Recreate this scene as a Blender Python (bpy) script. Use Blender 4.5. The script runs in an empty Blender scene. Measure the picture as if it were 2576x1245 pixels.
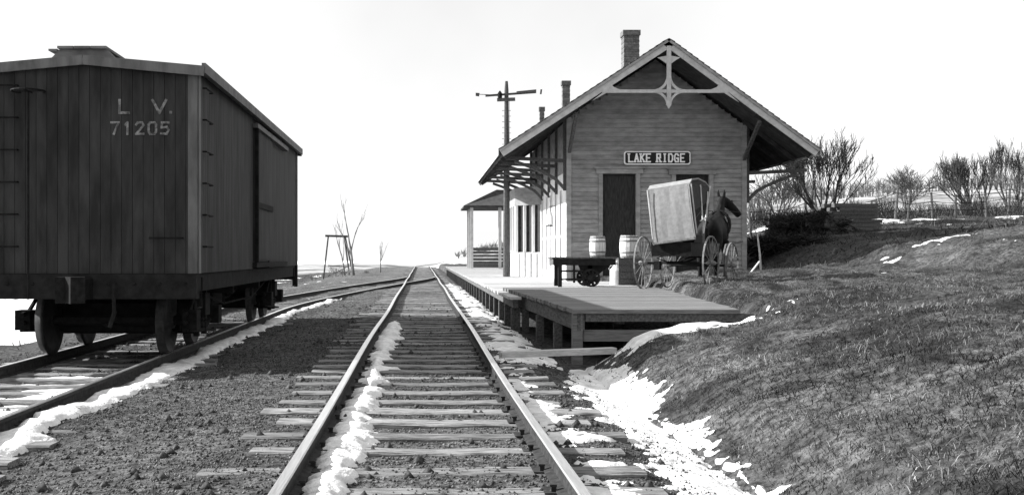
import bpy, math, random
import numpy as np
from mathutils import Vector, Matrix
random.seed(7); np.random.seed(7)
R = math.radians
# ------------------------------------------------------------------ camera, sky, sun, exposure
scn = bpy.context.scene
F = 2800.0                      # focal length in px of a 2576 px wide frame
CX, CY, EYE = 1062.0, 642.0, 1.147
cam_d = bpy.data.cameras.new('camera'); cam = bpy.data.objects.new('camera', cam_d)
scn.collection.objects.link(cam); scn.camera = cam
cam.location = (0, 0, EYE); cam.rotation_euler = (R(90), 0, 0)
cam_d.sensor_width = 36; cam_d.lens = 36 * F / 2576
cam_d.shift_x = (1288 - CX) / 2576; cam_d.shift_y = (CY - 622.5) / 2576
cam_d.clip_start = 0.05; cam_d.clip_end = 6000
SUN_EL = R(30); SH = Vector((1, -0.2, 0)).normalized()      # direction shadows fall
w = bpy.data.worlds.new('World'); scn.world = w; w.use_nodes = True
nt = w.node_tree; nt.nodes.clear()
wo = nt.nodes.new('ShaderNodeOutputWorld'); bg = nt.nodes.new('ShaderNodeBackground')
sky = nt.nodes.new('ShaderNodeTexSky'); sky.sky_type = 'NISHITA'; sky.sun_disc = False
sky.sun_elevation = SUN_EL; sky.sun_rotation = math.atan2(-SH.x, -SH.y)
sky.air_density = 1.0; sky.dust_density = 1.0; sky.ozone_density = 1.0
tc = nt.nodes.new('ShaderNodeTexCoord'); sx = nt.nodes.new('ShaderNodeSeparateXYZ'); mx = nt.nodes.new('ShaderNodeMath'); mx.operation = 'MAXIMUM'; mx.inputs[1].default_value = 0.02
cb = nt.nodes.new('ShaderNodeCombineXYZ'); bw = nt.nodes.new('ShaderNodeRGBToBW')
L = nt.links.new
L(tc.outputs['Generated'], sx.inputs[0]); L(sx.outputs[0], cb.inputs[0]); L(sx.outputs[1], cb.inputs[1]); L(sx.outputs[2], mx.inputs[0]); L(mx.outputs[0], cb.inputs[2])
L(cb.outputs[0], sky.inputs[0]); L(sky.outputs[0], bw.inputs[0]); veil = nt.nodes.new('ShaderNodeMath'); veil.operation = 'MULTIPLY_ADD'; veil.inputs[1].default_value = 0.30; veil.inputs[2].default_value = 2.5    # thin bright cloud over the whole sky
cn = nt.nodes.new('ShaderNodeTexNoise'); cn.inputs['Scale'].default_value = 2.2; cn.inputs['Detail'].default_value = 5
cm = nt.nodes.new('ShaderNodeMapRange'); cm.inputs[1].default_value = .3; cm.inputs[2].default_value = .7; cm.inputs[3].default_value = .86; cm.inputs[4].default_value = 1.12
cz = nt.nodes.new('ShaderNodeMath'); cz.operation = 'MULTIPLY'
L(cb.outputs[0], cn.inputs['Vector']); L(cn.outputs['Fac'], cm.inputs[0])
L(bw.outputs[0], veil.inputs[0]); L(veil.outputs[0], cz.inputs[0]); L(cm.outputs[0], cz.inputs[1]); L(cz.outputs[0], bg.inputs[0]); bg.inputs[1].default_value = 0.12
L(bg.outputs[0], wo.inputs[0])
sd = bpy.data.lights.new('sun', 'SUN'); sun = bpy.data.objects.new('sun', sd); scn.collection.objects.link(sun)
sd.energy = 5.0; sd.angle = R(0.53); sd.color = (1, 1, 1)
sdir = Vector((SH.x * math.cos(SUN_EL), SH.y * math.cos(SUN_EL), -math.sin(SUN_EL)))
sun.rotation_euler = sdir.to_track_quat('-Z', 'Y').to_euler(); sun.location = (-30, 10, 30)
vs = scn.view_settings; vs.view_transform = 'Standard'; vs.look = 'None'; vs.exposure = 1.3; vs.gamma = 1.0; vs.use_curve_mapping = False
scn.render.film_transparent = False
scn.cycles.max_bounces = 5; scn.cycles.use_denoising = True

# ------------------------------------------------------------------ helpers
COL = scn.collection
def P(px, py, y):               # photo pixel (2576 px frame) at distance y -> X, Z
    return (px - CX) * y / F, EYE + (CY - py) * y / F
class MB:
    def __init__(s): s.v = []; s.f = []
    def add(s, vs_, fs):
        n = len(s.v); s.v += [tuple(p) for p in vs_]; s.f += [tuple(i + n for i in f) for f in fs]; return s
    def box(s, x0, x1, y0, y1, z0, z1, M=None):
        p = [Vector((x, y, z)) for z in (z0, z1) for (x, y) in ((x0, y0), (x1, y0), (x1, y1), (x0, y1))]
        if M is not None: p = [M @ q for q in p]
        return s.add(p, [(3, 2, 1, 0), (4, 5, 6, 7), (0, 1, 5, 4), (1, 2, 6, 5), (2, 3, 7, 6), (3, 0, 4, 7)])
    def bar(s, a, b, wx, wz, up=(0, 0, 1)):     # rectangular bar from a to b
        a = Vector(a); b = Vector(b); d = (b - a).normalized(); up = Vector(up)
        if abs(d.dot(up)) > .98: up = Vector((0, 1, 0))
        sd_ = d.cross(up).normalized() * wx / 2; u = sd_.normalized().cross(d).normalized() * wz / 2
        p = [q + i * sd_ + j * u for q in (a, b) for (i, j) in ((-1, -1), (1, -1), (1, 1), (-1, 1))]
        return s.add(p, [(0, 1, 2, 3), (7, 6, 5, 4), (0, 4, 5, 1), (1, 5, 6, 2), (2, 6, 7, 3), (3, 7, 4, 0)])
    def tube(s, pts, rads, n=8, caps=True):
        pts = [Vector(p) for p in pts]; N = len(pts); base = len(s.v)
        if isinstance(rads, (int, float)): rads = [rads] * N
        for i, p in enumerate(pts):
            d = (pts[min(i + 1, N - 1)] - pts[max(i - 1, 0)]).normalized()
            u = Vector((0, 0, 1)) if abs(d.z) < .9 else Vector((1, 0, 0))
            a = d.cross(u).normalized(); b = a.cross(d).normalized()
            for k in range(n):
                t = 2 * math.pi * k / n; s.v.append(tuple(p + rads[i] * (math.cos(t) * a + math.sin(t) * b)))
        for i in range(N - 1):
            for k in range(n):
                k2 = (k + 1) % n; s.f.append((base + i * n + k, base + i * n + k2, base + (i + 1) * n + k2, base + (i + 1) * n + k))
        if caps:
            s.f.append(tuple(base + k for k in range(n - 1, -1, -1))); s.f.append(tuple(base + (N - 1) * n + k for k in range(n)))
        return s
    def lathe(s, prof, n=20, M=None, caps=True):           # prof: (r, z)
        base = len(s.v)
        for r, z in prof:
            for k in range(n):
                t = 2 * math.pi * k / n; q = Vector((r * math.cos(t), r * math.sin(t), z)); s.v.append(tuple(M @ q if M is not None else q))
        for i in range(len(prof) - 1):
            for k in range(n):
                k2 = (k + 1) % n; s.f.append((base + i * n + k, base + i * n + k2, base + (i + 1) * n + k2, base + (i + 1) * n + k))
        if caps: s.f.append(tuple(base + k for k in range(n - 1, -1, -1))); s.f.append(tuple(base + (len(prof) - 1) * n + k for k in range(n)))
        return s
    def prism(s, poly, axis, a, b):             # extrude a 2-D polygon along an axis
        def mk(u, v, t): return {'x': (t, u, v), 'y': (u, t, v), 'z': (u, v, t)}[axis]
        n = len(poly)
        return s.add([mk(u, v, a) for u, v in poly] + [mk(u, v, b) for u, v in poly],
                     [tuple(range(n - 1, -1, -1)), tuple(range(n, 2 * n))] + [(i, (i + 1) % n, n + (i + 1) % n, n + i) for i in range(n)])
    def mesh(s, name, m, smooth=False):
        me = bpy.data.meshes.new(name); me.from_pydata(s.v, [], s.f); me.update()
        if m: me.materials.append(m)
        if smooth: me.polygons.foreach_set('use_smooth', [True] * len(me.polygons))
        return me
    def build(s, name, m, parent=None, smooth=False, loc=None):
        return link(name, fixn(s.mesh(name, m, smooth)), parent, loc)
import bmesh
def fixn(me):
    b = bmesh.new(); b.from_mesh(me); bmesh.ops.recalc_face_normals(b, faces=b.faces); b.to_mesh(me); b.free(); return me
def link(name, me, parent=None, loc=None):
    o = bpy.data.objects.new(name, me); COL.objects.link(o)
    if parent: o.parent = parent
    if loc is not None: o.location = loc
    return o
def tag(o, label=None, cat=None, group=None, kind=None):
    for k, v in (('label', label), ('category', cat), ('group', group), ('kind', kind)):
        if v: o[k] = v
    return o
def thing(name, label, cat, loc=(0, 0, 0), rz=0, group=None):
    o = link(name, None, None, loc); o.rotation_euler = (0, 0, rz); o.empty_display_size = .2
    return tag(o, label, cat, group)
def copy_tree(o, parent=None):
    c = o.copy(); COL.objects.link(c); c.parent = parent
    for ch in [q for q in o.children]: copy_tree(ch, c)
    return c
# numpy value noise
_tab = np.random.RandomState(3).rand(256, 256).astype(np.float64)
def vn(x, y):
    xi = np.floor(x).astype(int); yi = np.floor(y).astype(int); fx = x - xi; fy = y - yi
    fx = fx * fx * (3 - 2 * fx); fy = fy * fy * (3 - 2 * fy)
    t = lambda a, b: _tab[a & 255, b & 255]
    return (t(xi, yi) * (1 - fx) + t(xi + 1, yi) * fx) * (1 - fy) + (t(xi, yi + 1) * (1 - fx) + t(xi + 1, yi + 1) * fx) * fy - .5
def fbm(x, y, s, o=3):
    r = 0; a = 1
    for i in range(o): r = r + a * vn(x / s + 17.3 * i, y / s + 9.1 * i); s /= 2.1; a *= .5
    return r
def sm(a, b, x): t = np.clip((x - a) / (b - a), 0, 1); return t * t * (3 - 2 * t)

# ------------------------------------------------------------------ materials (all grey: the picture has no colour)
def mat(name, c0, c1=None, scale=6, stretch=(1, 1, 1), rough=.85, bump=.0, bscale=None, rnd=0.0, detail=5, metal=0, lo=.35, hi=.65, attr=None, spec=.15):
    m = bpy.data.materials.new(name); m.use_nodes = True; n = m.node_tree; b = n.nodes['Principled BSDF']
    b.inputs['Roughness'].default_value = rough; b.inputs['Metallic'].default_value = metal; b.inputs['Specular IOR Level'].default_value = spec
    c1 = c0 if c1 is None else c1
    ge = n.nodes.new('ShaderNodeNewGeometry'); mp = n.nodes.new('ShaderNodeMapping'); mp.inputs['Scale'].default_value = stretch
    n.links.new(ge.outputs['Position'], mp.inputs[0])
    no = n.nodes.new('ShaderNodeTexNoise'); no.inputs['Scale'].default_value = scale; no.inputs['Detail'].default_value = detail; no.inputs['Roughness'].default_value = .62
    n.links.new(mp.outputs[0], no.inputs['Vector'])
    mr = n.nodes.new('ShaderNodeMapRange'); mr.inputs[1].default_value = lo; mr.inputs[2].default_value = hi; mr.inputs[3].default_value = c0; mr.inputs[4].default_value = c1
    n.links.new(no.outputs['Fac'], mr.inputs[0]); out = mr.outputs[0]
    if rnd:
        oi = n.nodes.new('ShaderNodeObjectInfo'); r2 = n.nodes.new('ShaderNodeMapRange'); r2.inputs[3].default_value = 1 - rnd; r2.inputs[4].default_value = 1 + rnd
        n.links.new(oi.outputs['Random'], r2.inputs[0]); mu = n.nodes.new('ShaderNodeMath'); mu.operation = 'MULTIPLY'
        n.links.new(out, mu.inputs[0]); n.links.new(r2.outputs[0], mu.inputs[1]); out = mu.outputs[0]
    if attr:
        at = n.nodes.new('ShaderNodeAttribute'); at.attribute_name = attr; mu = n.nodes.new('ShaderNodeMath'); mu.operation = 'MULTIPLY'
        n.links.new(out, mu.inputs[0]); n.links.new(at.outputs['Fac'], mu.inputs[1]); out = mu.outputs[0]
    n.links.new(out, b.inputs['Base Color'])
    if bump:
        n2 = n.nodes.new('ShaderNodeTexNoise'); n2.inputs['Scale'].default_value = bscale or scale * 3; n2.inputs['Detail'].default_value = 6
        n.links.new(mp.outputs[0], n2.inputs['Vector'])
        bp = n.nodes.new('ShaderNodeBump'); bp.inputs['Strength'].default_value = bump; bp.inputs['Distance'].default_value = .03
        n.links.new(n2.outputs['Fac'], bp.inputs['Height']); n.links.new(bp.outputs[0], b.inputs['Normal'])
    return m
M = dict(
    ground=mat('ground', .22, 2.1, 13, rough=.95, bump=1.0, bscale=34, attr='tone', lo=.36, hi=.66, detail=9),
    snow=mat('snow', .50, .82, 7, rough=.6, bump=.5, bscale=30, detail=8),
    grass=mat('dry_grass', .8, 1.15, .7, rough=.9, attr='tone', lo=.3, hi=.7),
    stone=mat("cinder", .016, .09, 30, rough=.95),
    tie=mat('weathered_tie', .06, .28, 5, (1, 9, 9), rough=.9, bump=.5, bscale=10, rnd=.28),
    railtop=mat('polished_rail', .62, .78, 4, (8, .5, 8), rough=.28, metal=.85, bump=.08),
    railweb=mat('rusty_rail', .015, .045, 20, rough=.85),
    plank=mat('plank', .34, .52, 4, (1, 12, 12), rough=.85, bump=.35, bscale=8, rnd=.14),
    deck=mat('deck_plank', .11, .2, 4, (1, 12, 12), rough=.85, bump=.35, bscale=8, rnd=.16),
    timber=mat('timber', .05, .12, 5, (6, 1, 6), rough=.9, bump=.4, rnd=.15),
    clap=mat('clapboard_paint', .20, .32, 2.2, (1.2, 1.2, 3), rough=.75, bump=.12, rnd=.10),
    trim=mat('trim_paint', .38, .52, 5, rough=.65, bump=.1),
    white=mat('white_paint', .68, .84, 5, (3, 3, .6), rough=.6, bump=.1, rnd=.05),
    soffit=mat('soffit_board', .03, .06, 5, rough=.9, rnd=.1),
    shingle=mat('shingle', .06, .13, 12, rough=.95, bump=.5, rnd=.15),
    dark=mat('dark_paint', .009, .02, 8, rough=.8, spec=.08),
    door=mat('door_paint', .015, .04, 4, (8, 8, 1), rough=.6),
    brick=mat('chimney_brick', .08, .17, 14, rough=.95, bump=.4, rnd=.2),
    car=mat('boxcar_paint', .015, .04, 2.2, (2.5, 2.5, .5), rough=.7, bump=.1, rnd=.10, spec=.15),
    carlight=mat('boxcar_trim', .07, .14, 3, (2, 2, .5), rough=.6, rnd=.1),
    carroof=mat('boxcar_roof', .10, .18, 4, rough=.8, rnd=.1),
    iron=mat('iron', .006, .016, 14, rough=.8, bump=.15, spec=.08),
    wheel=mat('wheel_steel', .018, .045, 12, rough=.6, metal=.2),
    letter=mat('stencil_paint', .05, .26, 22, rough=.8),
    signw=mat('sign_white', .78, .86, 8, rough=.6),
    signb=mat('sign_black', .012, .02, 8, rough=.5),
    canvas=mat('canvas', .19, .25, 14, rough=.95, bump=.05, bscale=60),
    leather=mat('leather', .008, .018, 10, rough=.6, spec=.1),
    keg=mat('keg_wood', .5, .68, 6, (8, 8, 1), rough=.8, bump=.2, rnd=.1),
    wheelpaint=mat('wheel_paint', .10, .22, 12, rough=.7),
    can=mat('milk_can_tin', .55, .68, 10, rough=.5, metal=.3),
    horse=mat('horse_coat', .006, .014, 6, rough=.7, spec=.1),
    bark=mat('bark', .025, .06, 16, (1, 1, .3), rough=.95),
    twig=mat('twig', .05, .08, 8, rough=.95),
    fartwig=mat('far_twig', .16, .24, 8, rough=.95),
    hill=mat('hill_field', .08, .42, .06, rough=.95, bump=.2),
    glass=mat('window_glass', .02, .03, 5, rough=.08, spec=.6),
    gravel=mat('gravel_light', .08, .2, 25, rough=.95),
)

# ------------------------------------------------------------------ terrain
def tracky(x): return x
def sid(y):  # centre of the siding
    t = np.clip((y - 25) / 38.0, 0, 1); return -4.0 + 4.0 * t * t * (3 - 2 * t)
def crest(y): return -np.maximum(0, y - 118) ** 1.5 * .006
def sidz(y): return -.10 + .096 * sm(30, 52, y)
def g0(x, y):
    x = np.asarray(x, float); y = np.asarray(y, float)
    base = np.interp(x, [-60, -30, -9, -6.2, -5.4, -2.9, -2.2, -1.5, -1.25, 1.25, 1.6, 1.85, 2.1], [-.7, -.6, -.4, -.38, -.262, -.228, -.21, -.175, -.15, -.15, -.22, -.29, -.30])
    lift = sm(28, 50, y) * sm(-6.5, -4.5, x) * .1 * (x < -1.25); base = np.minimum(base + lift, np.maximum(base, -.142))
    base = base - sm(45, 115, y) * sm(-4, -16, x) * .6
    bank = np.interp(x, [1.9, 2.15, 2.5, 3.08, 3.85, 4.3, 5.5, 9.6, 14, 21, 60], [-.30, -.16, .1, .28, .40, .53, .67, .78, 1.25, 2.1, 3.2])
    plat = np.interp(x, [9.6, 10.6, 11.2, 12.4, 15.8, 21, 60], [.76, .8, .9, 1.42, 1.9, 2.2, 3.2])
    e0 = np.interp(y, [13.5, 14.4, 22, 25, 31, 33], [3.9, 3.95, 4.7, 5.2, 5.6, 4.6]); 
    mid = -.3 + (.5 + .0 * x + .3) * sm(0, .55, x - e0); mid = mid + (np.clip((x - 4.5) * .045, 0, .22)) * (x > 4.5)
    right = np.where(x > 9.6, np.maximum(mid, 0) * (1 - sm(9.6, 10.4, x)) + plat * sm(9.6, 10.4, x), mid)
    right = right + .75 * sm(34, 60, y) * sm(9, 16, x)
    wv = sm(13.15, 14.05, y + .25 * vn(x / .8, y / .8))
    wv2 = sm(13.15, 20, y) * sm(4.2, 5.2, x) + wv * (1 - sm(4.2, 5.2, x))
    rr = bank * (1 - wv2) + right * wv2
    far = sm(44, 70, y) * (1 - sm(6, 14, x)); rr = rr * (1 - far) + far * (.2)
    h = np.where(x > 2.0, rr, base); bl = sm(1.7, 2.2, x); h = base * (1 - bl) + rr * bl * 1.0 if False else h
    return h + crest(y) * (1 - sm(8, 40, x)) - sm(122, 400, y) * 12 * (1 - sm(8, 60, x))
def g(x, y):
    x = np.asarray(x, float); y = np.asarray(y, float)
    rough = .35 + .65 * sm(1.3, 2.6, np.abs(x)) + .7 * sm(2.2, 3.5, x)
    return g0(x, y) + rough * (.10 * fbm(x, y, 1.3) + .035 * fbm(x + 50, y, .28, 2)) + sm(2.1, 2.8, x) * (1 - sm(40, 60, y)) * (.07 * fbm(x - 20, y + 11, .55, 2) + .05 * np.maximum(fbm(x + 7, y, .3, 2), 0))
def grid(name, xs, ys, zf, m, tone=None, smooth=True):
    X, Y = np.meshgrid(xs, ys); Z = zf(X, Y); nx, ny = len(xs), len(ys)
    v = np.stack([X, Y, Z], -1).reshape(-1, 3)
    i = np.arange(nx * ny).reshape(ny, nx); q = np.stack([i[:-1, :-1], i[:-1, 1:], i[1:, 1:], i[1:, :-1]], -1).reshape(-1, 4)
    return rawmesh(name, v, q, m, None if tone is None else tone(X, Y).reshape(-1), smooth)
def rawmesh(name, v, q, m, tone=None, smooth=True):
    me = bpy.data.meshes.new(name); k = q.shape[1]
    me.vertices.add(len(v)); me.vertices.foreach_set('co', np.ascontiguousarray(v, dtype=np.float32).ravel())
    me.loops.add(len(q) * k); me.loops.foreach_set('vertex_index', np.ascontiguousarray(q, dtype=np.int32).ravel())
    me.polygons.add(len(q)); me.polygons.foreach_set('loop_start', np.arange(0, len(q) * k, k, dtype=np.int32))
    me.update(calc_edges=True)
    if smooth: me.polygons.foreach_set('use_smooth', np.ones(len(q), dtype=bool))
    if tone is not None:
        a = me.attributes.new('tone', 'FLOAT', 'POINT'); a.data.foreach_set('value', np.ascontiguousarray(tone, dtype=np.float32))
    me.materials.append(m); me.validate(); return me
def ytk(a, b, r):
    out = [a]
    while out[-1] < b: out.append(out[-1] * (1 + r))
    return np.array(out)
xs = np.concatenate([np.linspace(-140, -16, 40), np.arange(-15.5, -6, .25), np.arange(-6, 6.5, .075), np.arange(6.5, 18, .16), np.arange(18, 40, .6), np.linspace(41, 160, 40)])
ys = np.concatenate([np.linspace(-30, 2.2, 14), ytk(2.5, 130, .0105), np.linspace(134, 460, 50)])
def gtone(x, y):
    cind = .052 + .03 * fbm(x, y, 1.6) + .03 * fbm(x, y, .3)
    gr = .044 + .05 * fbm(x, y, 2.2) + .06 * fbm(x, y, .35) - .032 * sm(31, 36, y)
    k = sm(1.6, 2.4, x + .3 * vn(x / .7, y / .7)); k = np.maximum(k, sm(-6.2, -8, x))
    mid_strip = sm(-2.9, -2.3, x) * (1 - sm(-1.7, -1.25, x))         # grassy strip between the two tracks
    t = cind * (1 - k) + gr * k; t = t + mid_strip * .012
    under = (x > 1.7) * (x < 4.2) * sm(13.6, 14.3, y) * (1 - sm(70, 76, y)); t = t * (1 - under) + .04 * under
    t = t + sm(25, 60, y) * .03
    return np.clip(t, .015, .3)
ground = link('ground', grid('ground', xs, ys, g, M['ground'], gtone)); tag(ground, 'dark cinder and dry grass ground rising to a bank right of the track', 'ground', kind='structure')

# far low country beyond the crest, and the wooded rise on the right
v_, q_ = [], []
hp = [(600, 668), (960, 667), (1040, 668), (1100, 662), (1175, 634), (1300, 606), (1500, 570), (1880, 512), (2000, 500), (2200, 484), (2400, 470), (2700, 462), (3100, 470)]
def hill_z(px, d): return P(px, np.interp(px, [a for a, b in hp], [b for a, b in hp]), d)
hm = MB(); NH = 90
for i in range(NH):
    px = 560 + (3200 - 560) * i / (NH - 1); n = 2.0 * math.sin(i * .7) + 1.5 * math.sin(i * 1.9)
    for j, (d, fz) in enumerate(((140, None), (210, .35), (330, .8), (400, 1.0), (520, .96), (700, .5))):
        X, Z = hill_z(px, 400); X = X * d / 400
        zb = -14 if px < 1100 else -3
        z = zb if fz is None else zb + (Z - zb) * fz + (n * .12 if fz > .3 else 0)
        hm.v.append((X, d, z))
for i in range(NH - 1):
    for j in range(5): hm.f.append((i * 6 + j, i * 6 + j + 1, (i + 1) * 6 + j + 1, (i + 1) * 6 + j))
o = hm.build('hills', M['hill'], smooth=True); tag(o, 'pale wooded hillside rising behind the depot', 'hill', kind='structure')
pl = MB(); pl.add([(-3000, 455, -13), (3000, 455, -13), (5000, 5000, -25), (-5000, 5000, -25)], [(0, 1, 2, 3)])
M['valley'] = mat('valley_snow', .88, .92, .02)
o = pl.build('far_valley_snow', M['valley']); tag(o, 'snow covered low country beyond the crest', 'snowfield', kind='structure')

# ------------------------------------------------------------------ snow lying on the ground
def snow(name, label, xs, ys, tf, cap=.035):
    X, Y = np.meshgrid(xs, ys); T = tf(X, Y); Z = g(X, Y) + np.where(T > 0, cap * (1 - np.exp(-np.maximum(T, 0) / (cap * .9))), T)
    nx, ny = len(xs), len(ys); i = np.arange(nx * ny).reshape(ny, nx)
    q = np.stack([i[:-1, :-1], i[:-1, 1:], i[1:, 1:], i[1:, :-1]], -1).reshape(-1, 4)
    tt = T.reshape(-1); keep = (tt[q] > -.02).any(1); q = q[keep]
    used = np.unique(q); rm = -np.ones(nx * ny, int); rm[used] = np.arange(len(used))
    v = np.stack([X, Y, Z], -1).reshape(-1, 3)[used]
    return tag(link(name, rawmesh(name, v, rm[q], M['snow'])), label, 'snow', kind='stuff')
def band(x, a, b, soft): return np.minimum(x - a, b - x) / soft
def t_ditch(x, y):
    c = np.interp(y, [4, 7, 10, 12.5, 13.2], [1.74, 1.78, 1.85, 1.92, 1.9]); hw = np.interp(y, [4, 7, 10, 12, 13.3], [.27, .27, .3, .32, .1])
    return (.10 * (1 - np.abs(x - c) / hw) + .08 * fbm(x, y, .35) + .08 * fbm(x, y, .08, 3)) + .006
snow('ditch_snow', 'white snow lying in the ditch at the foot of the grass bank', np.arange(1.15, 2.5, .022), ytk(4.2, 13.6, .0045), t_ditch)
def t_sid(x, y):
    hw = .23 + .14 * vn(y / .9, y * 0 + 3) + .08 * vn(y / .25, y * 0 + 8)
    return .17 * (1 - np.abs(x - (-3.05)) / (hw * .82)) + .07 * fbm(x, y, .3) + .10 * fbm(x, y, .09, 3) - .01 - sm(19, 27, y) * .03
snow('siding_snow', 'white strip of snow along the siding rail beside the boxcar', np.arange(-3.22, -2.45, .025), ytk(4.2, 40, .0055), lambda x, y: np.where(x < sid(y) + .79, -1, t_sid(x - (sid(y) + 4), y)), .055)
def t_inner(x, y):
    hw = .13 + .16 * np.clip(vn(y / .42, y * 0 + 7.7) + .6 * vn(y / .13, y * 0 + 2.2), -.5, .6)
    return .15 * (1 - np.abs(x + .52 + .05 * vn(y / .5, y * 0 + 4)) / np.maximum(hw, .05)) + .09 * fbm(x, y, .25) + .10 * fbm(x * 1, y * 2.2, .10, 3) - .012 - sm(20, 23, y) * .2
snow('rail_snow', 'snow drifted against the inner side of the left running rail', np.arange(-.68, -.1, .02), ytk(4.2, 23, .0045), t_inner, .075)
def t_right(x, y):
    a = .05 * (1 - np.abs(x - .95) / .28) + .09 * fbm(x, y, .3) + .06 * fbm(x, y * 2, .09, 3) - .03
    b = .07 * (1 - np.abs(x - 1.32) / .38) + .10 * fbm(x + 9, y, .4) + .06 * fbm(x, y, .1, 3) - .01
    k = sm(12.6, 14, y); return a * (1 - k) + b * k - sm(48, 58, y) * .2
snow('platform_edge_snow', 'patchy snow between the right rail and the platform edge', np.arange(.80, 1.75, .025), ytk(4.2, 60, .006), t_right)
def t_bank(x, y):
    yc = np.interp(x, [2.3, 3.1, 3.9, 4.3], [13.05, 13.2, 13.25, 13.35]); 
    return .10 * (1 - np.abs(y - yc) / .62) * sm(2.2, 2.7, x) * (1 - sm(3.7, 4.05, x)) + .05 * fbm(x, y, .5) + .05 * fbm(x, y, .1, 3) - .03
snow('bank_snow', 'snow lying along the top of the grass bank below the timber deck', np.arange(2.1, 4.6, .03), np.arange(11.9, 14.2, .03), t_bank)
def t_field(x, y): return .10 * fbm(x, y, 7) + .03 * fbm(x, y, .8) + .045 * sm(-6.5, -8.5, x) - .045 * (1 - sm(-6.3, -8, x)) - .02 + .05 * sm(10, 18, y) - .1*sm(45,70,y)
snow('field_snow', 'patchy snow on the field left of the siding behind the boxcar', np.arange(-45, -6, .2), ytk(7, 115, .012), t_field)
def t_sidt(x, y): return .03 * fbm(x, y, .5) + .05 * vn(x / .7, y / .13) + .02 - sm(12.4, 13.4, y) * .05
snow('siding_tie_snow', 'thin snow lying between the ties of the siding', np.arange(-5.4, -3.3, .04), ytk(4.2, 60, .005), lambda x, y: np.where((np.abs(x - sid(y) + .75) < .06) | (np.abs(x - sid(y) - .75) < .06), -.1, t_sidt(x, y)))
def t_knoll(x, y):
    k = np.minimum(1 - np.abs(y - 27.3 - .3 * (x - 12.5)) / .35, np.minimum(x - 11.5, 13.6 - x) / .9); a = .05 * k + .05 * fbm(x, y, .8) + .09 * fbm(x, y, .2, 3) - .02
    b = .13 * fbm(x, y, 1.1) + .06 * fbm(x, y, .2, 3) - .10 + .03 * np.exp(-((x - 7.9) ** 2 + (y - 22) ** 2) / 3)
    return np.maximum(a, b)
snow('knoll_snow', 'scattered snow remnants on the grass right of the depot', np.arange(6.5, 17, .06), np.arange(14, 29.5, .07), t_knoll)
def t_rf(x, y): return .16 * fbm(x, y * 2, 5) + .08 * fbm(x, y * 2, .9) + .0 - .05 * np.exp(-((y - 44) / 3) ** 2) - .02
snow('back_field_snow', 'snow on the field beyond the fence right of the depot', np.arange(11, 75, .35), np.arange(42, 130, .5), t_rf)

# ------------------------------------------------------------------ tracks
def rail_mesh(name, path, parent, head=.066):
    h, wb, f = .13, .014, .12
    prof = [(-f / 2, -h), (f / 2, -h), (f / 2, -h + .012), (wb / 2 + .004, -h + .025), (wb / 2, -.045), (head / 2, -.036), (head / 2, -.006), (head / 2 - .008, 0), (-head / 2 + .008, 0), (-head / 2, -.006), (-head / 2, -.036), (-wb / 2, -.045), (-wb / 2 - .004, -h + .025), (-f / 2, -h + .012)]
    n = len(prof); b = MB()
    for i, (x, y, z) in enumerate(path): b.v += [(x + u, y, z + v) for u, v in prof]
    for i in range(len(path) - 1):
        for k in range(n): b.f.append((i * n + k, i * n + (k + 1) % n, (i + 1) * n + (k + 1) % n, (i + 1) * n + k))
    b.f += [tuple(range(n)), tuple((len(path) - 1) * n + k for k in range(n))]
    me = fixn(b.mesh(name, M['railweb'])); me.materials.append(M['railtop'])
    for p in me.polygons:
        if p.normal.z > .5 and p.center.z > path[0][2] - .03 - .7: 
            pass
    for k, p in enumerate(me.polygons):
        kk = [me.vertices[i].index % n for i in p.vertices]
        if len(p.vertices) == 4 and set(kk) <= {6, 7, 8, 9}: p.material_index = 1
    return link(name, me, parent)
TIES = []
for k in range(6):
    b = MB(); L_ = 1.28 + random.uniform(-.06, .06); nseg = 7
    for s in range(nseg):
        x = -L_ + 2 * L_ * s / (nseg - 1); e1, e2 = [.11 + random.uniform(-.014, .014) for _ in range(2)]; z = random.uniform(-.008, .008)
        b.v += [(x, -e1, z - .16), (x, e2, z - .16), (x, e2, z - .012), (x, e2 - .014, z), (x, -e1 + .014, z), (x, -e1, z - .012)]
    for s in range(nseg - 1):
        for q in range(6): b.f.append((s * 6 + q, s * 6 + (q + 1) % 6, (s + 1) * 6 + (q + 1) % 6, (s + 1) * 6 + q))
    b.f += [tuple(range(6)), tuple((nseg - 1) * 6 + q for q in range(6))]
    TIES.append(fixn(b.mesh('tie', M['tie'])))
trk = tag(link('main_track', None), 'main line railway track of two bright rails on weathered wooden ties', 'railway track', kind='structure')
yy = list(np.arange(2, 150, 1.0))
for xr in (-.7226, .7777): rail_mesh('rail', [(xr + .012 * math.sin(y * .35 + xr), y, float(crest(y)) + .006 * math.sin(y * .5)) for y in yy], trk)
y = 2.3; k = 0
while y < 128:
    o = link('tie', TIES[k % 6], trk, (.03 + random.uniform(-.07, .07), y, -.132 + float(crest(y)))); o.rotation_euler = (random.uniform(-.03, .03), random.uniform(-.006, .006), random.uniform(-.025, .025)); o.scale = (random.uniform(.96, 1.05), random.uniform(.85, 1.15), 1)
    y += .62 + random.uniform(-.04, .05); k += 1
spk = fixn(MB().box(-.014, .014, -.012, .012, 0, .03).box(-.022, .016, -.016, .016, .031, .043).mesh('spike', M['railweb']))
plt = fixn(MB().box(-.12, .12, -.09, .09, 0, .008).mesh('tie_plate', M['railweb']))
for t_ in [c for c in trk.children if c.name.startswith('tie')]:
    if t_.location.y < 15:
        for xr in (-.7226, .7777):
            link('tie_plate', plt, trk, (xr, t_.location.y, -.134))
            for sx_ in (-1, 1): link('spike', spk, trk, (xr + sx_ * .068, t_.location.y + sx_ * .05, -.128))
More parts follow.
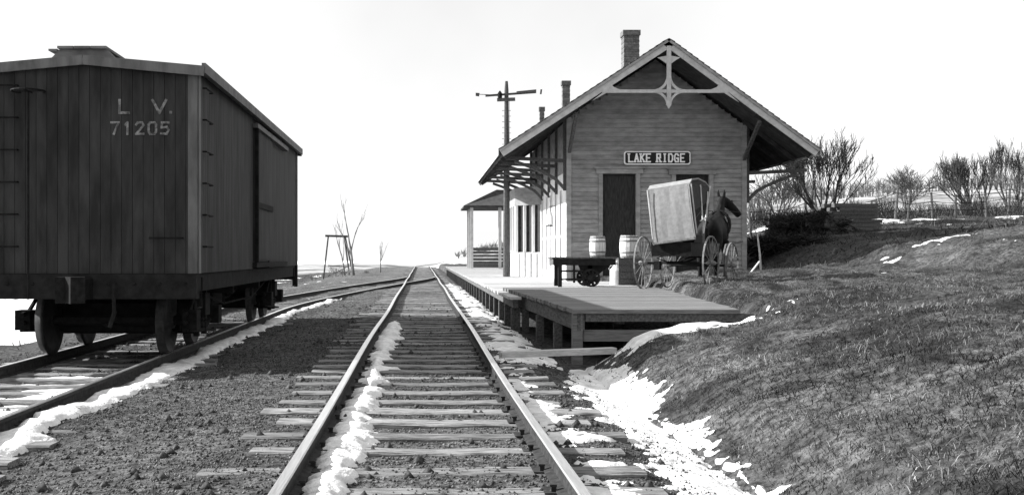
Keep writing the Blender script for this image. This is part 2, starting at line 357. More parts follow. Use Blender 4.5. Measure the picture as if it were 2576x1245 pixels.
for xr, yj in ((-.7226, 9.3), (.7777, 11.6), (-.7226, 18.4), (.7777, 20.7)):
    for sx_ in (-1, 1): MB().box(xr + sx_ * .012, xr + sx_ * .034, yj - .3, yj + .3, -.10, -.048).build('joint_bar', M['railweb'], trk)
sdt = tag(link('siding_track', None), 'side track under the boxcar curving away to join the main line', 'railway track', kind='structure')
yy = list(np.arange(2, 60.5, .8))
for s in (-.75, .75): rail_mesh('rail', [(float(sid(y)) + s, y, float(sidz(y)) - .002) for y in yy if not (s < 0 and y > 61)], sdt, .06)
y = 2.1
while y < 46:
    o = link('tie', TIES[k % 6], sdt, (float(sid(y)) + random.uniform(-.06, .06), y, -.132 + float(sidz(y)))); o.rotation_euler = (0, 0, random.uniform(-.02, .02) - (.0 if y < 27 else .07)); o.scale = (random.uniform(.96, 1.04), random.uniform(.9, 1.1), 1)
    y += .6 + random.uniform(-.04, .04); k += 1

# stones and cinders on the track bed, one mass
def scatter(n, x0, x1, y0, y1, yp=1.0):
    u = np.random.rand(n); y = y0 * (y1 / y0) ** (u ** yp); x = x0 + (x1 - x0) * np.random.rand(n); return x, y
def stones(name, label, n, x0, x1, y0, y1, smin, smax, m, cond=None, zo=0.0):
    x, y = scatter(n, x0, x1, y0, y1)
    if cond is not None: k = cond(x, y); x, y = x[k], y[k]
    n = len(x); z = g(x, y) + zo; s = smin + (smax - smin) * np.random.rand(n) ** 3
    base = np.array([[1, 0, -.2], [-.5, .87, -.2], [-.5, -.87, -.2], [0, 0, .8], [.2, .1, -.6]])
    a = np.random.rand(n) * 6.28; ca, sa = np.cos(a), np.sin(a); js = 1 + .5 * (np.random.rand(n, 5, 3) - .5)
    b = base[None] * js * s[:, None, None]; vx = b[..., 0] * ca[:, None] - b[..., 1] * sa[:, None] + x[:, None]; vy = b[..., 0] * sa[:, None] + b[..., 1] * ca[:, None] + y[:, None]; vz = b[..., 2] + z[:, None] + .3 * s[:, None]
    v = np.stack([vx, vy, vz], -1).reshape(-1, 3); t = np.array([[0, 1, 3], [1, 2, 3], [2, 0, 3], [1, 0, 4], [2, 1, 4], [0, 2, 4]])
    q = (t[None] + 5 * np.arange(n)[:, None, None]).reshape(-1, 3)
    return tag(link(name, rawmesh(name, v, q, m, None, False)), label, 'stones', kind='stuff')
stones('cinders', 'dark cinders and small stones of the track bed', 110000, -6, 1.9, 4.3, 40, .003, .016, M['stone'])
stones('snow_grit', 'dark grit and bits lying on the ditch snow', 5000, 1.3, 2.3, 4.4, 13.3, .003, .012, M['stone'], lambda x, y: t_ditch(x, y) > .0, .026)
stones('coarse_stones', 'larger loose stones among the cinders', 2500, -6, 1.9, 4.3, 30, .015, .05, M['stone'])
stones('pale_stones', 'pale pebbles strewn over the track bed', 45000, -6, 1.9, 4.3, 36, .003, .014, M['gravel'])

# dry grass
def grass(name, label, x, y, hmin, hmax, wd, t0, t1):
    n = len(x); z = g(x, y); h = hmin + (hmax - hmin) * np.random.rand(n) ** 2
    a = np.random.rand(n) * 6.28; lean = .55 + .95 * np.random.rand(n); d = np.random.rand(n) * 6.28
    wx, wy = np.cos(a) * wd * .5, np.sin(a) * wd * .5
    tx = x + np.cos(d) * h * np.sin(lean); ty = y + np.sin(d) * h * np.sin(lean); tz = z + h * np.cos(lean)
    mxx, myy, mz = (x + tx) / 2, (y + ty) / 2, z + (tz - z) * .62
    v = np.stack([np.stack([x - wx, y - wy, z - .01], -1), np.stack([x + wx, y + wy, z - .01], -1), np.stack([mxx + wx * .8, myy + wy * .8, mz], -1), np.stack([mxx - wx * .8, myy - wy * .8, mz], -1), np.stack([tx, ty, tz], -1)], 1).reshape(-1, 3)
    i5 = 5 * np.arange(n)[:, None]
    q = np.concatenate([i5 + np.array([[0, 1, 2]]), i5 + np.array([[0, 2, 3]]), i5 + np.array([[3, 2, 4]])], 0)
    cl_ = np.clip(.72 + 2.1 * fbm(x, y * 1.6, .6, 4), .1, 1.9); tone = np.repeat((t0 + (t1 - t0) * np.random.rand(n) ** 2.2) * cl_, 5)
    return tag(link(name, rawmesh(name, v, q, M['grass'], tone, False)), label, 'grass', kind='stuff')
x, y = scatter(400000, 2.0, 17, 4.6, 30); dn = fbm(x, y, .9) + .5 * fbm(x, y, .25); k = (x < .56 * y + 1) & (dn > -.4)
k &= (t_ditch(x, y) < .0) | (y > 13.6); k &= (x > 2.05 + .15 * vn(y / .4, x)); k &= ~((x > 1.6) & (x < np.interp(y, [14, 14.4, 22, 25, 33], [3.9, 4.25, 4.9, 5.4, 5.6])) & (y > 13.9)); k &= t_bank(x, y) < .0
grass('dry_grass', 'matted dry winter grass over the bank right of the track', x[k], y[k], .015, .085, .0055, .03, .2)
x, y = scatter(32000, -2.85, -1.2, 4.4, 40); dn = fbm(x, y, .7); k = dn > -.05; k &= t_sid(x, y) < 0
x, y = scatter(9000, 2.2, 15, 5, 30); k = (fbm(x, y, .5, 2) > .32) & (x < .56 * y + 1) & (t_ditch(x, y) < 0) & ~((y > 13.9) & (x < 5.8)); k2 = k
grass('weed_tufts', 'taller pale weed tufts standing out of the bank grass', x[k2], y[k2], .06, .17, .005, .08, .26)
x, y = scatter(32000, -2.85, -1.2, 4.4, 40); dn = fbm(x, y, .7); k = dn > -.05; k &= t_sid(x, y) < 0
grass('weed_grass', 'short dry weeds on the strip between main line and siding', x[k], y[k], .012, .05, .006, .04, .17)
x, y = scatter(22000, -40, -6.3, 10, 110); k = t_field(x, y) < .0
grass('field_grass', 'dry stubble showing through the snow left of the siding', x[k], y[k], .05, .2, .02, .05, .13)
x, y = scatter(40000, 9.5, 60, 29, 70); k = (x < .6 * y + 2)
grass('back_grass', 'rough grass in the shade right of the depot', x[k], y[k], .06, .3, .02, .03, .12)


# ------------------------------------------------------------------ boxcar on the siding
def stroke_text(txt, hgt, wd, thick, serif=False):
    F_ = {'L': [((0, 1), (0, 0)), ((0, 0), (1, 0))], 'A': [((0, 0), (.5, 1)), ((.5, 1), (1, 0)), ((.22, .38), (.78, .38))], 'K': [((0, 0), (0, 1)), ((0, .45), (1, 1)), ((.25, .58), (1, 0))],
          'E': [((0, 0), (0, 1)), ((0, 1), (1, 1)), ((0, .5), (.75, .5)), ((0, 0), (1, 0))], 'R': [((0, 0), (0, 1)), ((0, 1), (.9, 1)), ((.9, 1), (.9, .5)), ((.9, .5), (0, .5)), ((.45, .5), (1, 0))],
          'I': [((.5, 0), (.5, 1))], 'D': [((0, 0), (0, 1)), ((0, 1), (.7, 1)), ((.7, 1), (1, .75)), ((1, .75), (1, .25)), ((1, .25), (.7, 0)), ((.7, 0), (0, 0))],
          'G': [((1, .8), (.75, 1)), ((.75, 1), (.25, 1)), ((.25, 1), (0, .75)), ((0, .75), (0, .25)), ((0, .25), (.25, 0)), ((.25, 0), (.95, 0)), ((.95, 0), (.95, .45)), ((.95, .45), (.55, .45))],
          'V': [((0, 1), (.5, 0)), ((.5, 0), (1, 1))], '7': [((0, 1), (1, 1)), ((1, 1), (.35, 0))], '1': [((.2, .8), (.5, 1)), ((.5, 1), (.5, 0))],
          '2': [((0, .8), (.2, 1)), ((.2, 1), (.8, 1)), ((.8, 1), (1, .75)), ((1, .75), (0, 0)), ((0, 0), (1, 0))], '0': [((.2, 1), (.8, 1)), ((.8, 1), (1, .8)), ((1, .8), (1, .2)), ((1, .2), (.8, 0)), ((.8, 0), (.2, 0)), ((.2, 0), (0, .2)), ((0, .2), (0, .8)), ((0, .8), (.2, 1))],
          '5': [((1, 1), (.1, 1)), ((.1, 1), (.05, .55)), ((.05, .55), (.75, .6)), ((.75, .6), (1, .35)), ((1, .35), (.75, 0)), ((.75, 0), (0, .05))]}
    SER = {'L': [(0, 1)], 'A': [(0, 0), (1, 0)], 'K': [(0, 0), (0, 1), (1, 1), (1, 0)], 'R': [(0, 0), (1, 0)], 'I': [(.5, 0), (.5, 1)], 'E': [], 'D': [], 'G': []}
    res = []
    for ch in txt:
        b = MB(); d = 0
        for (a, c) in F_.get(ch, []):
            A = Vector((a[0] * wd, 0, a[1] * hgt)); B = Vector((c[0] * wd, 0, c[1] * hgt)); e = (B - A).normalized() * thick * .42
            A, B = A - e, B + e; n = Vector((-(B - A).z, 0, (B - A).x)).normalized() * thick / 2
            y0 = -.004 - .0007 * d; d += 1
            b.add([A - n, B - n, B + n, A + n] + [q + Vector((0, y0, 0)) for q in (A - n, B - n, B + n, A + n)], [(0, 1, 2, 3), (7, 6, 5, 4), (0, 4, 5, 1), (1, 5, 6, 2), (2, 6, 7, 3), (3, 7, 4, 0)])
        if serif:
            for (u, v) in SER.get(ch, []):
                y0 = -.004 - .0007 * d; d += 1; b.box(u * wd - thick * .95, u * wd + thick * .95, y0, 0, v * hgt - thick * .42, v * hgt + thick * .42)
        res.append(b)
    return res

CARX, CY0, CY1 = -4.0, 13.2, 23.7; SR = -.10
car = thing('boxcar', 'tall dark wooden boxcar with faded lettering standing on the siding', 'boxcar', (CARX, CY0, SR))
HW, LEN, ZB, ZT = 1.33, CY1 - CY0, 1.03, 3.47      # local: x across, y along, z above siding rail
b = MB(); b.box(-HW + .03, HW - .03, .03, LEN - .03, ZB + .03, ZT - .02); core = b.build('body', M['car'], car)
nb = 21; bw_ = 2 * HW / nb
for i in range(nb):
    x0 = -HW + i * bw_; z1 = ZT + .09 * (1 - abs(x0 + bw_ / 2) / HW)
    b = MB(); b.box(.002, bw_ - .003, -.024, .028, ZB, z1 - .02); b.build('end_board', M['car'], car, loc=(x0, 0, 0))
ns = 84; sw = LEN / ns
bme = fixn(MB().box(0, .03, .002, sw - .003, 0, ZT - ZB - .03).mesh('side_board', M['car']))
for i in range(ns):
    yb = i * sw
    if not (4.4 < yb + sw / 2 < 6.3): link('side_board', bme, car, (HW - .028, yb, ZB + .002))
b = MB(); b.box(-HW - .012, -HW + .03, 0, LEN, ZB, ZT - .03); b.build('far_side_sheathing', M['car'], car)
# side door, track and hardware
door = MB().box(HW - .02, HW + .035, 4.42, 6.28, ZB + .12, ZT - .22).build('door', M['car'], car)
for i in range(11):
    MB().box(HW + .034, HW + .05, 4.44 + i * .167, 4.44 + i * .167 + .155, ZB + .15, ZT - .25).build('door_board', M['car'], door)
MB().box(HW + .03, HW + .085, 4.40, 4.47, ZB + .1, ZT - .2).build('door_stile', M['dark'], door)
MB().box(HW + .05, HW + .08, 4.5, 6.2, 2.0, 2.09).build('door_cleat', M['dark'], door)
MB().box(HW + .0, HW + .09, 4.3, 8.3, ZT - .22, ZT - .15).build('door_track', M['carlight'], car)
MB().box(HW + .0, HW + .07, 4.3, 8.3, ZB + .02, ZB + .10).build('door_sill_rail', M['dark'], car)
for yq in (.06, LEN - .10): MB().box(HW - .03, HW + .022, yq - .06, yq + .08, ZB, ZT - .04).build('corner_post', M['carlight'], car)
MB().box(HW - .10, HW + .01, -.035, -.022, ZB, ZT - .06).build('corner_board', M['carlight'], car)
MB().box(-HW, -HW + .10, -.035, -.022, ZB, ZT - .06).build('corner_board', M['carlight'], car)
# roof
b = MB(); ov = .10
prof = [(-HW - ov, ZT - .05), (-HW - ov, ZT + .01), (0, ZT + .14), (HW + ov, ZT + .01), (HW + ov, ZT - .05), (0, ZT + .08)]
b.prism(prof, 'y', -.07, LEN + .07); roof = b.build('roof', M['carroof'], car)
for s in (-1, 1):
    MB().bar((s * (HW + ov - .005), -.09, ZT - .02), (s * (HW + ov - .005), LEN + .09, ZT - .02), .045, .12).build('eave_fascia', M['carlight'], roof)
for yq in (-.09, LEN + .075):
    for s in (-1, 1): MB().bar((s * (HW + ov), yq, ZT - .06), (0, yq, ZT + .075), .03, .11, (0, 0, 1)).build('end_fascia', M['carlight'], roof)
for i in range(14):
    for s in (-1, 1):
        yq = .3 + i * .76; MB().bar((s * (HW + ov - .03), yq, ZT + .025), (s * .2, yq, ZT + .13), .03, .03).build('roof_seam', M['carroof'], roof)
for k in range(3): MB().box(-.29 + k * .195, -.29 + k * .195 + .185, -.12, LEN + .1, ZT + .205, ZT + .235).build('running_board', M['carroof'], roof)
for i in range(9): MB().prism([(-.38, ZT + .10), (.38, ZT + .10), (.28, ZT + .204), (-.28, ZT + .204)], 'y', -.06 + i * 1.28, .02 + i * 1.28).build('board_saddle', M['carroof'], roof)
MB().box(-.40, -.3, -.10, .5, ZT + .18, ZT + .204).build('lateral_board', M['carroof'], roof)
# brake staff and wheel, ladder rungs, grab irons
MB().tube([(-.62, -.15, ZB - .3), (-.62, -.15, ZT - .3)], .014, 6).build('brake_staff', M['iron'], car)
bwh = MB(); ring = [(-.62 + .19 * math.cos(t), -.15 + .19 * math.sin(t), ZT - .3) for t in np.linspace(0, 2 * math.pi, 19)]; bwh.tube(ring, .012, 6, False)
for t in range(4): bwh.tube([(-.62, -.15, ZT - .3), (-.62 + .19 * math.cos(t * 1.57), -.15 + .19 * math.sin(t * 1.57), ZT - .3)], .009, 5)
bwh.build('brake_wheel', M['iron'], car)
for zq in np.arange(1.35, 3.4, .38): MB().tube([(HW + .03, .18, zq), (HW + .075, .18, zq), (HW + .075, .6, zq), (HW + .03, .6, zq)], .011, 5).build('ladder_rung', M['iron'], car)
for zq in np.arange(1.35, 3.3, .38): MB().tube([(-HW + .12, -.03, zq), (-HW + .12, -.08, zq), (-HW + .55, -.08, zq), (-HW + .55, -.03, zq)], .011, 5).build('grab_iron', M['iron'], car)
# lettering on the end
for txt, lx, lz, hh, ww, st in (('L', -3.58, 2.97, .15, .11, 0), ('V', -3.19, 2.97, .15, .16, 0)):
    bb = stroke_text(txt, hh, ww, .03)[0]; o = bb.build('letter', M['letter'], car, loc=(lx - CARX, -.027, lz - SR - .14))
MB().box(0, .03, -.006, 0, 0, .03).build('letter', M['letter'], car, loc=(-2.99 - CARX, -.027, 2.97 - SR - .15))
for i, bb in enumerate(stroke_text('71205', .135, .088, .026)): bb.build('letter', M['letter'], car, loc=(-3.68 - CARX + i * .148, -.027, 2.64 - SR - .06))
# underframe
for zq in (1.45,): MB().tube([(HW - .55, -.03, zq), (HW - .55, -.08, zq), (HW - .16, -.08, zq), (HW - .16, -.03, zq)], .011, 5).build('grab_iron', M['iron'], car)
for xq in np.arange(-1.2, 1.25, .3): MB().lathe([(.022, 0), (.022, .018), (.012, .024)], 6, Matrix.Translation((float(xq), -.05, ZB - .12)) @ Matrix.Rotation(R(90), 4, 'X')).build('bolt', M['iron'], car)
MB().box(-HW + .0, HW - .0, -.05, .14, ZB - .30, ZB - .004).build('end_beam', M['dark'], car)
MB().box(-HW + .0, HW - .0, LEN - .14, LEN + .05, ZB - .30, ZB - .004).build('end_beam', M['dark'], car)
for xq in (-HW + .03, HW - .17): MB().box(xq, xq + .14, .14, LEN - .14, ZB - .22, ZB - .006).build('side_sill', M['dark'], car)
for xq in (-.3, .18): MB().box(xq, xq + .12, .14, LEN - .14, ZB - .26, ZB - .008).build('center_sill', M['dark'], car)
for xq in (-.95, -.55, .55, .95):
    MB().tube([(xq, .6, ZB - .1), (xq, 3.9, ZB - .52), (xq, 6.6, ZB - .52), (xq, LEN - .6, ZB - .1)], .016, 6).build('truss_rod', M['iron'], car)
for yq in (3.9, 6.6):
    MB().box(-1.1, 1.1, yq - .07, yq + .07, ZB - .36, ZB - .22).build('needle_beam', M['dark'], car)
    for xq in (-.95, -.55, .55, .95): MB().tube([(xq, yq, ZB - .36), (xq, yq, ZB - .52)], .022, 6).build('queen_post', M['iron'], car)
for yq, s in ((-.05, -1), (LEN + .05, 1)):
    cp = MB().box(-.11, .11, min(yq, yq + s * .35), max(yq, yq + s * .35), ZB - .3, ZB - .06).build('coupler', M['iron'], car)
    MB().prism([(-.16, yq + s * .35), (.12, yq + s * .35), (.17, yq + s * .5), (.04, yq + s * .62), (-.06, yq + s * .5), (-.16, yq + s * .55)], 'z', ZB - .33, ZB - .03).build('knuckle', M['iron'], cp)
MB().tube([(.38, -.1, ZB - .12), (.40, -.22, ZB - .25), (.42, -.26, ZB - .45), (.36, -.24, ZB - .62)], .028, 7).build('air_hose', M['dark'], car)
for yq in (.25, LEN - .25):
    MB().tube([(HW - .03, yq - .16, ZB - .05), (HW - .03, yq - .16, ZB - .42), (HW - .03, yq + .16, ZB - .42), (HW - .03, yq + .16, ZB - .05)], .018, 6).build('stirrup_step', M['iron'], car)
MB().box(HW - .05, HW + .02, LEN - .1, LEN - .0, ZB - .45, ZB + .1).build('poling_bracket', M['dark'], car)
b = MB(); b.tube([(.5, 4.6, ZB - .45), (.5, 5.6, ZB - .45)], .16, 12); b.build('brake_cylinder', M['iron'], car)
# trucks
def wheel_me():
    b = MB(); r = .42; RotM = Matrix.Rotation(R(90), 4, 'Y')
    b.lathe([(.06, -.09), (.10, -.09), (.11, -.02), (.30, .0), (.345, -.03), (r - .025, -.045), (r - .012, -.05), (r, .01), (r + .03, .03), (r + .03, .05), (r - .06, .05), (.30, .03), (.11, .05), (.06, .06)], 28, RotM)
    return fixn(b.mesh('wheel', M['wheel'], True))
WM = wheel_me()
for yc in (1.75, LEN - 1.75):
    tk = link('truck', None, car, (0, yc, 0))
    MB().box(-1.12, 1.12, -.16, .16, .45, .74).build('bolster', M['dark'], tk)
    MB().box(-1.0, 1.0, -.3, .3, .22, .30).build('spring_plank', M['dark'], tk)
    for s in (-1, 1):
        xq = s * 1.02; sf = MB()
        sf.tube([(xq, -1.0, .50), (xq, -.76, .52), (xq, -.25, .80), (xq, .25, .80), (xq, .76, .52), (xq, 1.0, .50)], .03, 6)
        sf.tube([(xq, -.98, .40), (xq, -.76, .38), (xq, -.25, .25), (xq, .25, .25), (xq, .76, .38), (xq, .98, .40)], .03, 6)
        sf.bar((xq, -.98, .30), (xq, .98, .18), .06, .03); 
        for yq in (-.25, .25): sf.bar((xq, yq, .18), (xq, yq, .83), .07, .07)
        sf.build('side_frame', M['iron'], tk)
        for yq in (-.76, .76): MB().box(xq - .13 if s < 0 else xq - .06, xq + .06 if s < 0 else xq + .13, yq - .12, yq + .12, .30, .55).build('journal_box', M['iron'], tk)
        for yq in (-.10, .10):
            MB().lathe([(.075, 0), (.08, .05), (.06, .06), (.08, .1), (.06, .12), (.08, .16)], 10, Matrix.Translation((xq, yq, .3))).build('spring', M['iron'], tk)
    for yq in (-.76, .76):
        MB().tube([(-1.1, yq, .42), (1.1, yq, .42)], .065, 10).build('axle', M['iron'], tk)
        for s in (-1, 1):
            o = link('wheel', WM, tk, (s * .75, yq, .42)); o.rotation_euler = (0, 0, 0 if s < 0 else math.pi)
        for s in (-1, 1): MB().box(s * .75 - .07, s * .75 + .07, yq + (.46 if yq < 0 else -.54), yq + (.54 if yq < 0 else -.46), .25, .6).build('brake_shoe', M['iron'], tk)
    for yq in (-.34, .34): MB().box(-.98, .98, yq - .06, yq + .06, .30, .62).build('transom', M['dark'], tk)
    for yq in (-.45, .45): MB().box(-.85, .85, yq - .04, yq + .04, .26, .36).build('brake_beam', M['dark'], tk)
    MB().tube([(.1, -1.24, .38), (.1, 1.24, .34)], .02, 6).build('brake_rod', M['iron'], tk)

# ------------------------------------------------------------------ depot
AX, AZ = 6.94, EYE + 6.1              # apex of the gable
EL, EZ = 2.16, EYE + 2.98; ER = 11.2  # eave ends
SL, SRr = (AZ - EZ) / (AX - EL), (AZ - EZ) / (ER - AX)
WX0, WX1, WY0, WY1 = 4.3, 9.6, 33.0, 43.6
RY0, RY1 = 31.3, 44.2
FL = .385
def rz(x): return AZ - SL * (AX - x) if x < AX else AZ - SRr * (x - AX)
dep = thing('depot_building', 'wooden railway depot with steep overhanging gable roof beside the platform', 'building', (0, 0, 0))
MB().box(WX0 + .04, WX1 - .04, WY0 + .18, WY1 - .04, -.2, EZ + .1).build('wall_core', M['clap'], dep)
MB().prism([(WX0 + .04, EZ + .0), (WX1 - .04, EZ + .0), (WX1 - .04, rz(WX1) - .3), (AX, AZ - .3), (WX0 + .04, rz(WX0) - .3)], 'y', WY0 + .07, WY0 + .2).build('gable_core', M['clap'], dep)
DOORS = [(P(1516, 0, WY0)[0], P(1600, 0, WY0)[0], P(0, 438, WY0)[1]), (P(1700, 0, WY0)[0], P(1784, 0, WY0)[0], P(0, 440, WY0)[1])]
zz = FL - .05; rh = .135
while zz < AZ - .45:
    zt = zz + rh
    def lim(z):
        l = WX0 + .01 if z < rz(WX0) - .3 else AX - (AZ - .3 - z) / SL
        r = WX1 - .01 if z < rz(WX1) - .3 else AX + (AZ - .3 - z) / SRr
        return l, r
    l, r_ = lim(zt); segs = [(l, r_)]
    for (d0, d1, dz) in DOORS:
        if zz < dz + .12:
            ns_ = []
            for (a, c) in segs:
                if d1 < a or d0 > c: ns_.append((a, c))
                else:
                    if d0 - .12 > a: ns_.append((a, d0 - .12))
                    if d1 + .12 < c: ns_.append((d1 + .12, c))
            segs = ns_
    for (a, c) in segs:
        if c - a > .15: MB().add([(a, WY0 + .06, zz), (c, WY0 + .06, zz), (c, WY0 + .06, zt + .01), (a, WY0 + .06, zt + .01), (a, WY0 - .004, zz), (c, WY0 - .004, zz), (c, WY0 + .03, zt + .01), (a, WY0 + .03, zt + .01)],
            [(3, 2, 1, 0), (4, 5, 6, 7), (0, 1, 5, 4), (1, 2, 6, 5), (2, 3, 7, 6), (3, 0, 4, 7)]).build('clapboard', M['clap'], dep)
    zz = zt
MB().box(WX0 - .02, WX0 + .12, WY0 - .03, WY0 + .10, FL - .1, rz(WX0) - .3).build('corner_board', M['clap'], dep)
MB().box(WX1 - .12, WX1 + .02, WY0 - .03, WY0 + .10, 0, rz(WX1) - .3).build('corner_board', M['clap'], dep)
for i, (d0, d1, dz) in enumerate(DOORS):
    dr = MB().box(d0, d1, WY0 + .10, WY0 + .16, FL - .05, dz).build('door', M['door'], dep)
    zsp = [FL, FL + .75, FL + 1.5, FL + 2.15, dz]
    for j in range(4):
        for (u0, u1) in ((d0 + .08, (d0 + d1) / 2 - .04), ((d0 + d1) / 2 + .04, d1 - .08)):
            MB().box(u0, u1, WY0 + .088, WY0 + .102, zsp[j] + .08, zsp[j + 1] - .06).build('door_panel', M['door'], dr)
    MB().lathe([(.03, 0), (.035, .02), (.01, .05)], 8, Matrix.Translation((d0 + .1, WY0 + .1, FL + 1.0)) @ Matrix.Rotation(R(90), 4, 'X')).build('knob', M['iron'], dr)
    for (a, c) in ((d0 - .12, d0), (d1, d1 + .12)): MB().box(a, c, WY0 - .035, WY0 + .17, FL - .05, dz + .01).build('door_casing', M['clap'], dep)
    MB().box(d0 - .2, d1 + .2, WY0 - .06, WY0 + .17, dz + .012, dz + .16).build('door_header', M['clap'], dep)
    MB().box(d0 - .25, d1 + .25, WY0 - .10, WY0 + .1, dz + .163, dz + .2).build('drip_cap', M['clap'], dep)
# roof: two pitched slabs, courses of shingle, soffit boards, fascia
roof = link('roof', None, dep)
def slab(x0, z0, x1, z1, t0, t1, y0, y1): 
    d = Vector((x1 - x0, z1 - z0)).normalized(); n = Vector((-d.y, d.x)); n = n if n.y > 0 else -n
    return MB().prism([(x0 + n.x * t0, z0 + n.y * t0), (x1 + n.x * t0, z1 + n.y * t0), (x1 + n.x * t1, z1 + n.y * t1), (x0 + n.x * t1, z0 + n.y * t1)], 'y', y0, y1)
for (xe, sgn) in ((EL, -1), (ER, 1)):
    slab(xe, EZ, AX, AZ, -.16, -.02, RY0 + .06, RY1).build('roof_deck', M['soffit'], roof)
    n = 26
    for i in range(n):
        a, c = i / n, (i + 1) / n + .012; xa, za = xe + (AX - xe) * a, EZ + (AZ - EZ) * a; xc, zc = xe + (AX - xe) * min(c, 1), EZ + (AZ - EZ) * min(c, 1)
        d = Vector((xc - xa, zc - za)).normalized(); nn = Vector((-d.y, d.x)); nn = nn if nn.y > 0 else -nn
        MB().prism([(xa - nn.x * .018, za - nn.y * .018), (xc - nn.x * .018, zc - nn.y * .018), (xc - nn.x * .004, zc - nn.y * .004), (xa + nn.x * .022, za + nn.y * .022)], 'y', RY0 - .03, RY1 + .05).build('shingle_course', M['shingle'], roof)
    slab(xe, EZ, AX, AZ, -.24, -.085, RY0 + .0, RY0 + .055).build('bargeboard', M['trim'], roof)
    slab(xe, EZ, AX, AZ, -.083, -.02, RY0 - .035, RY0 + .055).build('barge_moulding', M['clap'], roof)
    slab(xe, EZ, AX, AZ, -.26, -.025, RY1 + .003, RY1 + .045).build('bargeboard', M['trim'], roof)
    xo = xe + sgn * .0
    MB().box(xe - .025 if sgn < 0 else xe + .003, xe - .003 if sgn < 0 else xe + .025, RY0, RY1, EZ - .17, EZ + .02).build('eave_fascia', M['trim'], roof)
    wx = WX0 if sgn < 0 else WX1; nr = 11                       # rafters seen under the eaves
    for i in range(nr):
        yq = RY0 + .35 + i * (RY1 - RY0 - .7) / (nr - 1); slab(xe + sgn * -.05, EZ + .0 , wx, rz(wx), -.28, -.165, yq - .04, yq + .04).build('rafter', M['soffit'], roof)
# gable ornament in the plane of the rake
gy0, gy1 = RY0 - .02, RY0 + .05
def gx(px): return P(px, 0, RY0)[0]
def gz(py): return P(0, py, RY0)[1]
orn = link('gable_ornament', None, dep)
MB().box(AX - .06, AX + .06, gy0, gy1, gz(262), AZ - .22).build('king_post', M['trim'], orn)
MB().prism([(AX - .075, gz(262)), (AX + .075, gz(262)), (AX, gz(274))], 'y', gy0, gy1).build('pendant', M['trim'], orn)
zt = gz(230); tz0, tz1 = zt - .045, zt + .045
xl = AX - (AZ - .27 - zt) / SL; xr = AX + (AZ - .27 - zt) / SRr
MB().box(xl, AX - .062, gy0 + .005, gy1 - .005, tz0, tz1).build('tie_beam', M['trim'], orn)
MB().box(AX + .062, xr, gy0 + .005, gy1 - .005, tz0, tz1).build('tie_beam', M['trim'], orn)
def arc_brace(cx, cz, sx_, sz_, r, wdt=.06):   # concave quarter arc in the corner at (cx, cz)
    pts = []
    ox, oz = cx + sx_ * r, cz + sz_ * r; n = 8
    outer = [(cx, cz)]; 
    arc = [(ox - sx_ * r * math.cos(t), oz - sz_ * r * math.sin(t)) for t in np.linspace(0, math.pi / 2, n)]
    inn = [(ox - sx_ * (r + wdt) * math.cos(t), oz - sz_ * (r + wdt) * math.sin(t)) for t in np.linspace(.12, math.pi / 2 - .12, n)]
    poly = arc + inn[::-1]; b = MB(); b.prism(poly, 'y', gy0 + .012, gy1 - .012); return b
for s in (-1, 1):
    arc_brace(AX + s * .062, tz1, s, 1, .40, .07).build('curved_brace', M['trim'], orn)
    arc_brace(AX + s * .062, tz0, s, -1, .36, .06).build('curved_brace', M['trim'], orn)
    MB().prism([(AX + s * .062, AZ - .5), (AX + s * .062, AZ - .72), (AX + s * .2, AZ - .62), (AX + s * .32, AZ - .55)], 'y', gy0 + .012, gy1 - .012).build('apex_brace', M['trim'], orn)
    xe = xl if s < 0 else xr; sl = SL if s < 0 else SRr
    MB().prism([(xe - s * .02, tz1), (xe - s * .5, tz1), (xe - s * .33, tz1 + .07), (xe - s * .25, tz1 + .15), (xe - s * .22, tz1 + .26 * sl / .65)], 'y', gy0 + .012, gy1 - .012).build('corner_brace', M['trim'], orn)
    MB().prism([(xe, tz0), (xe - s * .12, tz0), (xe + s * .3, tz0 - .36 * sl)], 'y', gy0 + .012, gy1 - .012).build('lower_brace', M['trim'], orn)
# eave brackets
def bracket(y, side, m):
    wx = WX0 - .02 if side < 0 else WX1 + .02; s = side; br = link('eave_bracket', None, dep)
    zt = rz(wx + s * 1.75) - .30
    MB().box(min(wx, wx + s * .09), max(wx, wx + s * .09), y - .05, y + .05, zt - 1.0, rz(wx) - .3).build('wall_leg', m, br)
    MB().bar((wx + s * .05, y, zt - .12), (wx + s * 1.8, y, zt - .03), .09, .10).build('arm', m, br)
    pts = [(wx + s * (.07 + 1.45 * t ** 1.0), y, zt - .92 + .78 * (t ** .62)) for t in np.linspace(0, 1, 7)]
    bb = MB()
    for a, c in zip(pts[:-1], pts[1:]): bb.bar(a, Vector(c) + (Vector(c) - Vector(a)) * .04, .08, .09)
    bb.build('curved_strut', m, br)
for yq in np.linspace(WY0 + .08, 43.3, 6): bracket(float(yq), -1, M['timber'])
for yq in np.linspace(WY0 + .08, 43.3, 3): bracket(float(yq), 1, M['timber'])
for (xq, s) in ((WX0 + .06, -1), (WX1 - .06, 1)):           # purlin brackets on the gable corners
    MB().bar((xq, WY0 - .03, rz(xq) - 1.35), (xq + s * .0, RY0 + .15, rz(xq) - .42), .09, .1).build('gable_strut', M['timber'], dep)
